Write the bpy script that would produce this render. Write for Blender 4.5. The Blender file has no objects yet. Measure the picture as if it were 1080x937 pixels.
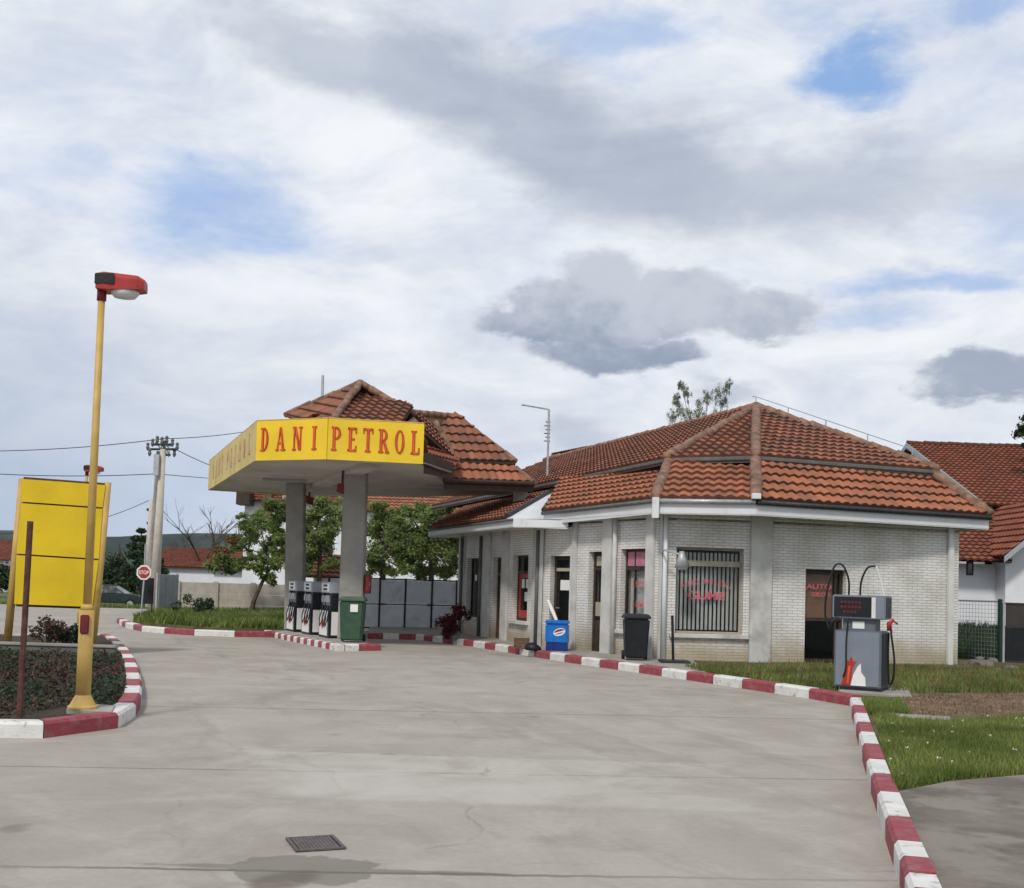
import bpy, bmesh, math, random
from mathutils import Vector, Matrix
random.seed(7)
R = math.radians
S = bpy.context.scene
COL = S.collection
# ------------------------------------------------------------------ camera model (metres; ground z=0, eye 1.6 m)
F, CX, CY = 1150.0, 540.0, 568.0
pt, rl = R(2.5), R(1.72)
fw = Vector((0, math.cos(pt), math.sin(pt))); u0 = Vector((0, -math.sin(pt), math.cos(pt))); r0 = Vector((1, 0, 0))
rt = r0*math.cos(rl)+u0*math.sin(rl); up = -r0*math.sin(rl)+u0*math.cos(rl)
EYE = Vector((0, 0, 1.6))
def ray(x, y): return fw+rt*((x-CX)/F)+up*((CY-y)/F)
def G(x, y, z=0.0):
    d = ray(x, y); t = (z-1.6)/d.z; return Vector((d.x*t, d.y*t, z))
def V(x, y, Y):
    d = ray(x, y); t = Y/d.y; return EYE+d*t
# ------------------------------------------------------------------ materials
def newmat(name):
    m = bpy.data.materials.new(name); m.use_nodes = True; nt = m.node_tree
    for n in list(nt.nodes): nt.nodes.remove(n)
    o = nt.nodes.new('ShaderNodeOutputMaterial'); b = nt.nodes.new('ShaderNodeBsdfPrincipled')
    nt.links.new(b.outputs[0], o.inputs[0]); return m, nt, b, o
class N:
    def __init__(s, nt): s.nt = nt
    def n(s, t, **k):
        x = s.nt.nodes.new(t)
        for a, v in k.items(): setattr(x, a, v)
        return x
    def put(s, sock, v):
        if isinstance(v, bpy.types.NodeSocket): s.nt.links.new(v, sock)
        elif v is not None:
            if hasattr(sock.default_value, '__len__') and len(sock.default_value) == 4 and len(v) == 3: v = (*v, 1)
            sock.default_value = v
    def m(s, op, a, b=None, c=None, clamp=False):
        x = s.n('ShaderNodeMath', operation=op, use_clamp=clamp)
        for i, v in enumerate((a, b, c)):
            if v is not None: s.put(x.inputs[i], v)
        return x.outputs[0]
    def vm(s, op, a, b=None, sc=None):
        x = s.n('ShaderNodeVectorMath', operation=op); s.put(x.inputs[0], a)
        if b is not None: s.put(x.inputs[1], b)
        if sc is not None: s.put(x.inputs[3], sc)
        return x.outputs['Value'] if op in ('DOT_PRODUCT', 'LENGTH') else x.outputs[0]
    def mix(s, f, a, b, bt='MIX'):
        x = s.n('ShaderNodeMix', data_type='RGBA', blend_type=bt)
        s.put(x.inputs[0], f); s.put(x.inputs[6], a); s.put(x.inputs[7], b); return x.outputs[2]
    def noise(s, v, sc, det=4, ro=.55, dist=0):
        x = s.n('ShaderNodeTexNoise'); s.put(x.inputs['Vector'], v)
        x.inputs['Scale'].default_value = sc; x.inputs['Detail'].default_value = det
        x.inputs['Roughness'].default_value = ro; x.inputs['Distortion'].default_value = dist
        return x.outputs[0]
    def ss(s, v, a, b, lo=0, hi=1):
        x = s.n('ShaderNodeMapRange', interpolation_type='SMOOTHSTEP'); s.put(x.inputs[0], v)
        for i, q in enumerate((a, b, lo, hi)): s.put(x.inputs[i+1], q)
        return x.outputs[0]
    def scale(s, v, xyz):
        x = s.n('ShaderNodeMapping'); s.put(x.inputs[0], v); x.inputs['Scale'].default_value = xyz; return x.outputs[0]
    def bump(s, h, st, d=.02):
        x = s.n('ShaderNodeBump'); s.put(x.inputs['Height'], h); x.inputs['Strength'].default_value = st
        x.inputs['Distance'].default_value = d; return x.outputs[0]
    def obj(s): return s.n('ShaderNodeTexCoord').outputs['Object']
    def uv(s): return s.n('ShaderNodeTexCoord').outputs['UV']
    def sep(s, v):
        x = s.n('ShaderNodeSeparateXYZ'); s.put(x.inputs[0], v); return x.outputs
def M(name, c, rough=.6, var=.25, sc=3.0, dirt=None, dsc=1.2, dth=(.5, .75), bump=.15, metal=0, bsc=40, spec=.3):
    m, nt, b, o = newmat(name); k = N(nt); v = k.obj()
    n1 = k.noise(v, sc, 5); lo = tuple(q*(1-var) for q in c); hi = tuple(min(1, q*(1+var)) for q in c)
    col = k.mix(k.ss(n1, .3, .7), lo, hi)
    if dirt: col = k.mix(k.ss(k.noise(v, dsc, 6, .65), *dth), col, dirt)
    k.put(b.inputs['Base Color'], col)
    k.put(b.inputs['Roughness'], k.ss(k.noise(v, sc*2.3, 4), .3, .7, max(.05, rough-.1), min(1, rough+.12)))
    b.inputs['Metallic'].default_value = metal; b.inputs['Specular IOR Level'].default_value = spec
    if bump: k.put(b.inputs['Normal'], k.bump(k.noise(v, bsc, 4), bump))
    return m
MT = {}
MT['white'] = M('white_paint', (.62, .62, .6), .55, .08, 2, (.36, .35, .31), 3, (.55, .8), .05)
MT['fascia'] = M('white_board', (.66, .67, .68), .5, .05, 1.5, (.42, .42, .4), 2, (.6, .85), .03)
MT['cream'] = M('cream_trim', (.36, .33, .25), .6, .12, 5)
MT['conc'] = M('grey_concrete', (.33, .315, .285), .8, .15, 2, (.2, .19, .17), 1.5, (.5, .75), .3)
MT['dgrey'] = M('weathered_pipe_wall_shade', (.12, .12, .115), .6, .15, 4)
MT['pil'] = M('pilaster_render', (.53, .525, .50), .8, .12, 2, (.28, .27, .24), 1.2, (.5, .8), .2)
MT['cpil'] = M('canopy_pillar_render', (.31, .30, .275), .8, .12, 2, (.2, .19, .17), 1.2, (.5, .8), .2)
MT['slab'] = M('canopy_soffit', (.52, .49, .45), .85, .1, 1, (.36, .33, .30), .7, (.5, .8), .1)
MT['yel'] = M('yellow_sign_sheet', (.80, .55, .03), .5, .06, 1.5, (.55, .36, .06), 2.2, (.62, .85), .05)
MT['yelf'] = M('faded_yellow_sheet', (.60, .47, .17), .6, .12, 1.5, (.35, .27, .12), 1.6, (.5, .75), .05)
MT['ypost'] = M('ochre_paint', (.50, .33, .10), .5, .12, 4, (.33, .19, .06), 6, (.62, .8), .1)
MT['board'] = M('yellow_board', (.66, .46, .012), .55, .1, 1.2, (.42, .26, .02), 2.4, (.58, .82), .08)
MT['red'] = M('red_plastic', (.36, .035, .03), .4, .15, 5)
MT['dred'] = M('dark_red', (.16, .02, .025), .5, .25, 5)
MT['dred2'] = M('dim_red_digits', (.12, .015, .02), .5, .2, 5)
MT['letter'] = M('red_lettering', (.50, .035, .015), .5, .12, 6, bump=0)
MT['letter2'] = M('light_red_lettering', (.66, .11, .035), .5, .15, 6, bump=0)
MT['letterf'] = M('faded_pink_lettering', (.52, .33, .21), .7, .2, 6, bump=0)
MT['stick'] = M('red_sticker', (.55, .12, .15), .4, .15, 6, bump=0)
MT['pinkfilm'] = M('pink_film', (.42, .16, .22), .3, .2, 6, bump=0)
MT['dark'] = M('dark_metal', (.03, .032, .035), .5, .2, 6)
MT['black'] = M('black_plastic', (.012, .013, .016), .45, .2, 6)
MT['grey'] = M('grey_metal', (.23, .25, .28), .4, .1, 4, bump=.03)
MT['lgrey'] = M('light_grey_metal', (.34, .37, .41), .4, .06, 4, bump=.03)
MT['steel'] = M('blue_grey_steel', (.125, .14, .165), .38, .08, 4, (.11, .12, .13), 3, (.5, .8), .03)
MT['steell'] = M('pale_blue_grey_steel', (.185, .21, .25), .38, .06, 4, (.16, .18, .2), 3, (.5, .8), .03)
MT['galv'] = M('galvanised', (.42, .43, .44), .45, .12, 8, (.25, .22, .18), 5, (.6, .8), .05, .4)
MT['corr'] = M('corrugated_sheet', (.34, .36, .38), .5, .12, 3, (.2, .17, .14), 2, (.6, .8))
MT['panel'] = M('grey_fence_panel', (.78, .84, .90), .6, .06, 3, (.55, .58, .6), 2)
MT['pole'] = M('concrete_pole', (.47, .43, .36), .8, .1, 4, bump=.2)
MT['rust'] = M('rusty_steel', (.085, .038, .028), .8, .3, 12, (.05, .025, .02), 8)
MT['curtain'] = M('brown_curtain_cloth', (.36, .215, .15), .9, .1, 4)
MT['iron'] = M('grey_iron', (.11, .092, .09), .7, .2, 20)
MT['wood'] = M('brown_wood', (.13, .07, .04), .5, .25, 6)
MT['dwood'] = M('dark_brown_frame', (.045, .03, .022), .5, .2, 6)
MT['green'] = M('green_bin_plastic', (.04, .085, .05), .45, .15, 5)
MT['blue'] = M('blue_enamel', (.01, .15, .50), .35, .1, 5, bump=0)
MT['navy'] = M('navy_enamel', (.008, .03, .18), .35, .1, 5, bump=0)
MT['lblue'] = M('light_blue_film', (.15, .40, .70), .4, .2, 5, bump=0)
MT['pap'] = M('white_paper', (.72, .72, .70), .7, .03, 5, bump=0)
MT['kr'] = M('kerb_red_paint', (.27, .05, .062), .6, .12, 5, (.31, .17, .17), 8, (.45, .85), .35)
MT['kw'] = M('kerb_white_paint', (.64, .63, .60), .6, .08, 5, (.34, .31, .27), 11, (.54, .70), .35)
MT['asph'] = M('old_asphalt', (.165, .145, .12), .9, .25, 2.2, (.24, .215, .175), .8, (.50, .60), .6, 0, 60)
MT['road'] = M('grey_road', (.30, .30, .30), .85, .08, .5, bump=.3)
MT['pave'] = M('pavement_concrete', (.30, .285, .25), .85, .15, 2, (.20, .19, .16), 1.5)
MT['soil'] = M('brown_soil', (.19, .12, .075), .95, .3, 3, (.09, .085, .04), 1.2, (.45, .65), .6, 0, 25)
MT['bed'] = M('dark_planting_soil', (.05, .034, .024), .95, .3, 3, (.03, .035, .018), 1.0, (.45, .65), .6, 0, 25)
MT['verge'] = M('verge_soil', (.085, .085, .035), .95, .3, 2, (.13, .09, .055), 1.4, (.5, .7), .6, 0, 25)
MT['terr'] = M('meadow_ground', (.075, .10, .035), .95, .25, .15, (.11, .11, .05), .08, (.45, .65), .4)
MT['bank'] = M('bank_grass', (.03, .05, .018), .95, .3, 2)
MT['plaster'] = M('white_plaster', (.72, .73, .76), .8, .05, 1, (.5, .5, .5), .8, (.6, .85), .1)
MT['hills'] = M('wooded_hills', (.014, .027, .02), 1, .35, .03, (.03, .045, .028), .012, (.45, .6), 0)
MT['bark'] = M('bark', (.085, .065, .05), .9, .3, 8, bump=.4)
MT['rock'] = M('pale_rubble', (.15, .14, .12), .9, .2, 5, bump=.4)
MT['terra'] = M('terracotta', (.28, .11, .06), .8, .15, 5)
MT['curt'] = M('grey_blind_slat', (.80, .83, .82), .8, .08, 4, bump=0)
MT['lens'] = M('milky_lens', (.62, .62, .60), .25, .06, 5, bump=0)
MT['mortar'] = M('mortar_ridge', (.25, .145, .10), .9, .3, 5, (.12, .085, .06), 4, (.45, .7), .4)
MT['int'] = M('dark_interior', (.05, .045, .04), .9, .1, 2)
MT['carp'] = M('car_paint', (.015, .03, .028), .25, .1, 3, bump=0, spec=.6)
MT['rubber'] = M('tyre_rubber', (.015, .015, .015), .8, .1, 5)
def glassmat():
    m, nt, b, o = newmat('window_glass'); k = N(nt)
    b.inputs['Base Color'].default_value = (.02, .025, .025, 1); b.inputs['Roughness'].default_value = .06
    b.inputs['Specular IOR Level'].default_value = .6
    t = k.n('ShaderNodeBsdfTransparent'); t.inputs[0].default_value = (.93, .93, .92, 1)
    x = k.n('ShaderNodeMixShader'); x.inputs[0].default_value = .14
    nt.links.new(t.outputs[0], x.inputs[1]); nt.links.new(b.outputs[0], x.inputs[2]); nt.links.new(x.outputs[0], o.inputs[0]); return m
MT['glass'] = glassmat()
MT['dglass'] = M('dark_glass', (.02, .025, .025), .12, .1, 2, bump=0, spec=.7)
def brickmat(name, c1, c2, mort, bw=.25, bh=.085, stain=True, rough=.75):
    m, nt, b, o = newmat(name); k = N(nt); uv = k.uv()
    br = k.n('ShaderNodeTexBrick'); k.put(br.inputs['Vector'], uv)
    br.inputs['Color1'].default_value = (*c1, 1); br.inputs['Color2'].default_value = (*c2, 1); br.inputs['Mortar'].default_value = (*mort, 1)
    br.inputs['Scale'].default_value = 1; br.inputs['Brick Width'].default_value = bw; br.inputs['Row Height'].default_value = bh
    br.inputs['Mortar Size'].default_value = .009; br.inputs['Mortar Smooth'].default_value = .3; br.inputs['Bias'].default_value = 0
    v = k.obj(); col = k.mix(k.ss(k.noise(uv, 1.3, 5), .3, .75), br.outputs[0], (.75, .73, .69), 'MULTIPLY')
    if stain:
        z = k.sep(uv)[1]; f = k.m('MULTIPLY', k.ss(k.m('ADD', z, k.m('MULTIPLY', k.noise(uv, 2.2, 5), .7)), .55, 1.15, 1, 0), .75)
        col = k.mix(f, col, (.30, .235, .13))
    k.put(b.inputs['Base Color'], col); b.inputs['Roughness'].default_value = rough
    k.put(b.inputs['Normal'], k.bump(k.m('SUBTRACT', k.m('MULTIPLY', k.noise(uv, 60, 3), .3), br.outputs['Fac']), .6, .012)); return m
MT['brick'] = brickmat('white_silicate_brick', (.78, .77, .74), (.72, .71, .68), (.47, .455, .43), .25, .062)
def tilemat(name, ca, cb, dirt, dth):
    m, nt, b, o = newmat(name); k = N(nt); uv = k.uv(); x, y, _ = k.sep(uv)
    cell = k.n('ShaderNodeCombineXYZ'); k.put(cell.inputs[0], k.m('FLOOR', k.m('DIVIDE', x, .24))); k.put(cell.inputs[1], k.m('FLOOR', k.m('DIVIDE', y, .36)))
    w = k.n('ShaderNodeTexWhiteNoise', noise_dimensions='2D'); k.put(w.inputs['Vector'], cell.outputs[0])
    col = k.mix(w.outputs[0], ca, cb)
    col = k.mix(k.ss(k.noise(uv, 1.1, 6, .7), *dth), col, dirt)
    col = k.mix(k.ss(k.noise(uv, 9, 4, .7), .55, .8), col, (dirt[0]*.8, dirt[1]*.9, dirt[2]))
    fy = k.m('FRACT', k.m('DIVIDE', y, .36)); col = k.mix(k.ss(fy, .0, .14, .55, 0), col, (.05, .025, .018))  # painted shading: darker band along the bottom of each tile course
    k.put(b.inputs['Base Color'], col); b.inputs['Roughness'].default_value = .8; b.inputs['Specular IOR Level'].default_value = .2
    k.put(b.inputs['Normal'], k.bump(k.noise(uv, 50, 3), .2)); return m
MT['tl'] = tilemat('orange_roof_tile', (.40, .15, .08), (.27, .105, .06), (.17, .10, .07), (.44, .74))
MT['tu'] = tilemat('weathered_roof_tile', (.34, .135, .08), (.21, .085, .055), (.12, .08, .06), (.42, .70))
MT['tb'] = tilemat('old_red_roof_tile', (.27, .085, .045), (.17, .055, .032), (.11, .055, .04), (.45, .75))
def leafmat(name, a, b_, tr=.25):
    m, nt, b, o = newmat(name); k = N(nt)
    g = k.n('ShaderNodeNewGeometry'); col = k.mix(g.outputs['Random Per Island'], a, b_)
    col = k.mix(k.ss(k.noise(k.obj(), .9, 3), .35, .65), col, tuple(q*.85 for q in a))
    k.put(b.inputs['Base Color'], col); b.inputs['Roughness'].default_value = .6; b.inputs['Specular IOR Level'].default_value = .25
    t = k.n('ShaderNodeBsdfTranslucent'); k.put(t.inputs[0], col); x = k.n('ShaderNodeMixShader'); x.inputs[0].default_value = tr
    nt.links.new(b.outputs[0], x.inputs[1]); nt.links.new(t.outputs[0], x.inputs[2]); nt.links.new(x.outputs[0], o.inputs[0]); return m
MT['leaf'] = leafmat('green_leaf', (.17, .235, .07), (.38, .45, .17), .4)
MT['leafd'] = leafmat('dark_leaf', (.025, .05, .02), (.06, .10, .035))
MT['leafr'] = leafmat('reddish_leaf', (.16, .07, .03), (.11, .14, .04))
MT['leafg'] = leafmat('grey_green_leaf', (.22, .25, .17), (.36, .38, .27))
MT['leafm'] = leafmat('maroon_leaf', (.05, .008, .014), (.13, .02, .03))
MT['leafb'] = leafmat('brown_leaf', (.065, .038, .026), (.10, .062, .042), .1)
MT['leafc'] = leafmat('creeping_green_leaf', (.03, .055, .03), (.055, .09, .045))
MT['grass'] = leafmat('grass_blade', (.12, .17, .035), (.30, .34, .10), .3)
MT['dry'] = leafmat('dry_blade', (.17, .11, .06), (.25, .19, .10), .2)
MT['flower'] = M('white_flower_heads', (.6, .6, .5), .7, .1, 5, bump=0)
# concrete forecourt with joints, broomed lighter bay and the wet stain by the drain
def forecourt_mat():
    m, nt, b, o = newmat('forecourt_concrete'); k = N(nt); v = k.obj(); x, y, z = k.sep(v)
    big = k.noise(v, .22, 5, .6); med = k.noise(v, 1.1, 6, .65, .6); fine = k.noise(v, 18, 5, .7)
    st = k.noise(k.scale(v, (.5, 6, 1)), 1.6, 5, .6)
    col = k.mix(k.ss(big, .35, .65), (.305, .272, .226), (.38, .348, .298))
    col = k.mix(k.ss(med, .35, .75), col, (.42, .39, .345))
    col = k.mix(k.m('MULTIPLY', k.ss(k.noise(v, .6, 6, .7, 1.2), .5, .72), .55), col, (.235, .205, .17))
    col = k.mix(k.m('MULTIPLY', k.ss(st, .5, .8), .12), col, (.46, .44, .40))
    pits = k.ss(k.noise(v, 6.5, 5, .75), .64, .74); col = k.mix(k.m('MULTIPLY', pits, .35), col, (.20, .18, .155))
    col = k.mix(k.ss(fine, .25, .75, .0, .28), col, (.22, .205, .18))
    w = k.m('MULTIPLY', k.m('SUBTRACT', k.noise(v, .8, 4), .5), .5); w2 = k.m('MULTIPLY', k.m('SUBTRACT', k.noise(v, 7, 3), .5), .05)
    def band(e, wd): return k.ss(k.m('ABSOLUTE', e), wd*.4, wd, 1, 0)
    l1 = k.m('ADD', k.m('SUBTRACT', y, k.m('ADD', 6.12, k.m('MULTIPLY', x, .05))), k.m('ADD', k.m('MULTIPLY', w, .25), w2))
    l2 = k.m('ADD', k.m('SUBTRACT', y, k.m('ADD', 9.35, k.m('MULTIPLY', x, .08))), w2)
    l3 = k.m('ADD', k.m('SUBTRACT', y, k.m('ADD', 13.8, k.m('MULTIPLY', x, .09))), w2)
    l4 = k.m('ADD', k.m('ADD', x, k.m('MULTIPLY', y, .27)), k.m('ADD', -.3, w2))
    j = k.m('MAXIMUM', k.m('MULTIPLY', band(l1, .032), k.ss(k.m('ABSOLUTE', k.m('ADD', x, .9)), .6, 2.2, .85, .3)), k.m('MAXIMUM', k.m('MULTIPLY', band(l2, .035), .5), k.m('MAXIMUM', k.m('MULTIPLY', band(l3, .045), .5), 0)))
    j = k.m('MAXIMUM', j, k.m('MULTIPLY', band(k.m('ADD', l4, 3.1), .03), .18))
    col = k.mix(j, col, (.12, .11, .095))
    # lighter repaired bay
    bay = k.m('MULTIPLY', k.m('MULTIPLY', k.ss(k.m('ADD', k.m('ADD', x, k.m('MULTIPLY', y, .3)), k.m('MULTIPLY', w, .5)), .25, 1.0), k.ss(k.m('ADD', x, k.m('MULTIPLY', w, 3)), .3, 2.8, 1, 0)), k.m('MULTIPLY', k.ss(k.m('ADD', y, w2), 8.0, 8.15), k.ss(k.m('ADD', y, w2), 10.15, 10.3, 1, 0)))
    col = k.mix(k.m('MULTIPLY', bay, k.ss(med, .3, .65, .2, .75)), col, (.46, .44, .40))
    # cracks, oil drips, tyre scuffs
    nn = k.n('ShaderNodeTexNoise'); k.put(nn.inputs['Vector'], v); nn.inputs['Scale'].default_value = 1.4; nn.inputs['Detail'].default_value = 5
    wv_ = k.vm('ADD', v, k.vm('SCALE', k.vm('SUBTRACT', nn.outputs[1], (.5, .5, .5)), sc=.7))
    vo = k.n('ShaderNodeTexVoronoi', feature='DISTANCE_TO_EDGE'); k.put(vo.inputs['Vector'], wv_); vo.inputs['Scale'].default_value = .27
    crk = k.m('MULTIPLY', k.ss(vo.outputs[0], .0015, .006, 1, 0), k.ss(k.noise(v, .5, 3), .47, .6))
    col = k.mix(k.m('MULTIPLY', crk, .32), col, (.12, .105, .085))
    v2 = k.n('ShaderNodeTexVoronoi'); k.put(v2.inputs['Vector'], wv_); v2.inputs['Scale'].default_value = 1.1
    oil = k.m('MULTIPLY', k.ss(v2.outputs[0], .04, .13, 1, 0), k.ss(k.noise(v, .35, 2), .5, .62)); col = k.mix(k.m('MULTIPLY', oil, .5), col, (.13, .115, .10))
    ty = k.m('ADD', k.m('ADD', k.m('MULTIPLY', x, .86), k.m('MULTIPLY', y, .32)), k.m('MULTIPLY', w, 1.6))
    cb = k.n('ShaderNodeCombineXYZ'); k.put(cb.inputs[0], k.m('MULTIPLY', ty, 2.2)); k.put(cb.inputs[1], k.m('MULTIPLY', y, .12))
    trk = k.ss(k.noise(cb.outputs[0], 1.0, 4, .6), .52, .7); col = k.mix(k.m('MULTIPLY', trk, .30), col, (.215, .19, .16))
    sp = k.noise(v, 70, 3, .8); col = k.mix(k.ss(sp, .58, .75, 0, .35), col, (.17, .15, .125)); col = k.mix(k.ss(sp, .25, .42, .25, 0), col, (.5, .47, .42))
    # wet stain near drain, tongue along the joint
    dx = k.m('SUBTRACT', x, -1.10); dy = k.m('SUBTRACT', y, 6.12)
    q1 = k.m('ADD', k.m('POWER', k.m('DIVIDE', dx, .42), 2), k.m('POWER', k.m('DIVIDE', dy, .30), 2))
    q2 = k.m('ADD', k.m('POWER', k.m('DIVIDE', k.m('ADD', dx, -.05), 1.1), 2), k.m('POWER', k.m('DIVIDE', dy, .06), 2))
    nz = k.m('MULTIPLY', k.m('SUBTRACT', k.noise(v, 3.2, 5, .6), .5), 2.2)
    wet = k.m('MAXIMUM', k.ss(k.m('ADD', q1, nz), .95, 1.1, 1, 0), k.ss(k.m('ADD', q2, nz), .6, 1.0, 1, 0))
    col = k.mix(k.m('MULTIPLY', wet, .62), col, (.12, .108, .085))
    q3 = k.m('ADD', k.m('POWER', k.m('DIVIDE', k.m('ADD', k.m('ADD', dx, k.m('MULTIPLY', dy, -.3)), -.02), .16), 2), k.m('POWER', k.m('DIVIDE', k.m('ADD', dy, .22), .20), 2))
    col = k.mix(k.m('MULTIPLY', k.ss(k.m('ADD', q3, nz), .4, 1.5, 1, 0), .6), col, (.085, .066, .045))
    k.put(b.inputs['Base Color'], col)
    k.put(b.inputs['Roughness'], k.mix(wet, (.85, .85, .85), (.45, .45, .45)))
    b.inputs['Specular IOR Level'].default_value = .25
    h = k.m('SUBTRACT', k.m('ADD', k.m('MULTIPLY', fine, .5), st), k.m('MULTIPLY', j, 1.5))
    k.put(b.inputs['Normal'], k.bump(h, .25, .01)); return m
MT['fore'] = forecourt_mat()
# ------------------------------------------------------------------ mesh building
BASE = {}
class MB:
    def __init__(s): s.v, s.f, s.uv, s.mi = [], [], [], []
    def face(s, pts, uv=None, mi=0):
        i = len(s.v); s.v += [tuple(p) for p in pts]; s.f.append(tuple(range(i, i+len(pts)))); s.uv.append(uv); s.mi.append(mi)
    def shell(s, vs, fs, mi=0):
        i = len(s.v); s.v += [tuple(p) for p in vs]
        for f in fs: s.f.append(tuple(i+j for j in f)); s.uv.append(None); s.mi.append(mi)
    def box(s, a, b, mi=0):
        x0, y0, z0 = a; x1, y1, z1 = b
        s.hexa([(x0, y0), (x1, y0), (x1, y1), (x0, y1)], z0, z1, mi)
    def hexa(s, quad, z0, z1, mi=0): s.prism(quad, z0, z1, mi)
    def prism(s, poly, z0, z1, mi=0):
        n = len(poly); vs = [(p[0], p[1], z0) for p in poly]+[(p[0], p[1], z1) for p in poly]
        fs = [tuple(range(n-1, -1, -1)), tuple(range(n, 2*n))]+[(i, (i+1) % n, n+(i+1) % n, n+i) for i in range(n)]
        s.shell(vs, fs, mi)
    def solid(s, poly3, off, mi=0):   # polygon extruded by a vector
        n = len(poly3); o = Vector(off); vs = [Vector(p) for p in poly3]+[Vector(p)+o for p in poly3]
        s.shell(vs, [tuple(range(n-1, -1, -1)), tuple(range(n, 2*n))]+[(i, (i+1) % n, n+(i+1) % n, n+i) for i in range(n)], mi)
    def tube(s, pts, r, seg=8, mi=0, cap=True):
        pts = [Vector(p) for p in pts]; n = len(pts); rs = r if isinstance(r, (list, tuple)) else [r]*n
        vs = []; prev = None
        for i, p in enumerate(pts):
            d = (pts[min(i+1, n-1)]-pts[max(i-1, 0)]).normalized()
            a = prev if prev is not None else (Vector((0, 0, 1)) if abs(d.z) < .9 else Vector((1, 0, 0)))
            a = (a-d*a.dot(d)).normalized(); b = d.cross(a); prev = a
            for j in range(seg):
                t = 2*math.pi*j/seg; vs.append(p+(a*math.cos(t)+b*math.sin(t))*rs[i])
        fs = [(i*seg+j, i*seg+(j+1) % seg, (i+1)*seg+(j+1) % seg, (i+1)*seg+j) for i in range(n-1) for j in range(seg)]
        if cap: fs += [tuple(range(seg-1, -1, -1)), tuple((n-1)*seg+j for j in range(seg))]
        s.shell(vs, fs, mi)
    def lathe(s, prof, c=(0, 0, 0), seg=16, mi=0):
        s.tube([(c[0], c[1], c[2]+z) for r_, z in prof], [r_ for r_, z in prof], seg, mi)
def build(name, mb, mats, parent=None, smooth=False, bevel=0, base=None):
    me = bpy.data.meshes.new(name); o = bpy.data.objects.new(name, me); COL.objects.link(o)
    b = Vector(BASE.get(parent.name, (0, 0, 0))) if parent else (Vector(base) if base else Vector((0, 0, 0)))
    me.from_pydata([(v[0]-b.x, v[1]-b.y, v[2]-b.z) for v in mb.v], [], mb.f)
    if not isinstance(mats, (list, tuple)): mats = [mats]
    for m in mats: me.materials.append(MT[m])
    me.polygons.foreach_set('material_index', mb.mi)
    if any(u is not None for u in mb.uv):
        ul = me.uv_layers.new(name='UVMap'); d = []
        for p, u in zip(me.polygons, mb.uv):
            d += [c for q in (u or [(0, 0)]*len(p.vertices)) for c in q[:2]]
        ul.data.foreach_set('uv', d)
    if smooth: me.polygons.foreach_set('use_smooth', [True]*len(me.polygons))
    me.update()
    if bevel:
        bm = bmesh.new(); bm.from_mesh(me); bmesh.ops.remove_doubles(bm, verts=bm.verts, dist=1e-5)
        bmesh.ops.bevel(bm, geom=[e for e in bm.edges if len(e.link_faces) == 2 and e.calc_face_angle(0) > .5], offset=bevel, segments=2, affect='EDGES', clamp_overlap=True)
        bm.to_mesh(me); bm.free()
    if parent: o.parent = parent; BASE[o.name] = tuple(b)
    elif base: o.location = b; BASE[o.name] = tuple(b)
    return o
def tag(o, label, cat, group=None):
    o['label'] = label; o['category'] = cat
    if group: o['group'] = group
    return o
def thing(name, label, cat, loc=(0, 0, 0), group=None):
    o = bpy.data.objects.new(name, None); COL.objects.link(o); o.empty_display_size = .2; o.location = loc; BASE[o.name] = tuple(loc)
    return tag(o, label, cat, group)
def struct(name, mb, mats, kind='structure', **k):
    o = build(name, mb, mats, **k); o['kind'] = kind; return o
def copytree(o, parent=None, rename=None):
    c = o.copy(); COL.objects.link(c)
    if parent: c.parent = parent
    for ch in [x for x in o.children]: copytree(ch, c)
    return c
class Fr:                      # facade frame: u along wall (left to right seen from outside), o outwards, z up
    def __init__(s, p0, p1):
        s.p = Vector((p0[0], p0[1], 0)); d = Vector((p1[0]-p0[0], p1[1]-p0[1], 0)); s.L = d.length; s.d = d.normalized(); s.n = Vector((s.d.y, -s.d.x, 0))
    def pt(s, u, o, z): q = s.p+s.d*u+s.n*o; return Vector((q.x, q.y, z))
    def box(s, mb, u0, u1, o0, o1, z0, z1, mi=0):
        mb.prism([s.pt(u0, o1, 0), s.pt(u1, o1, 0), s.pt(u1, o0, 0), s.pt(u0, o0, 0)], z0, z1, mi)
    def hit(s, x, y):
        d = ray(x, y); t = (s.p-EYE).dot(s.n)/d.dot(s.n); q = EYE+d*t; return (q-s.p).dot(s.d), q.z
    def rect(s, x0, x1, y0, y1, ymid=None):
        ym = (y0+y1)/2; a = s.hit(x0, ym)[0]; b = s.hit(x1, ym)[0]; xm = (x0+x1)/2
        return a, b, s.hit(xm, y1)[1], s.hit(xm, y0)[1]     # u0,u1,z0,z1
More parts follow.
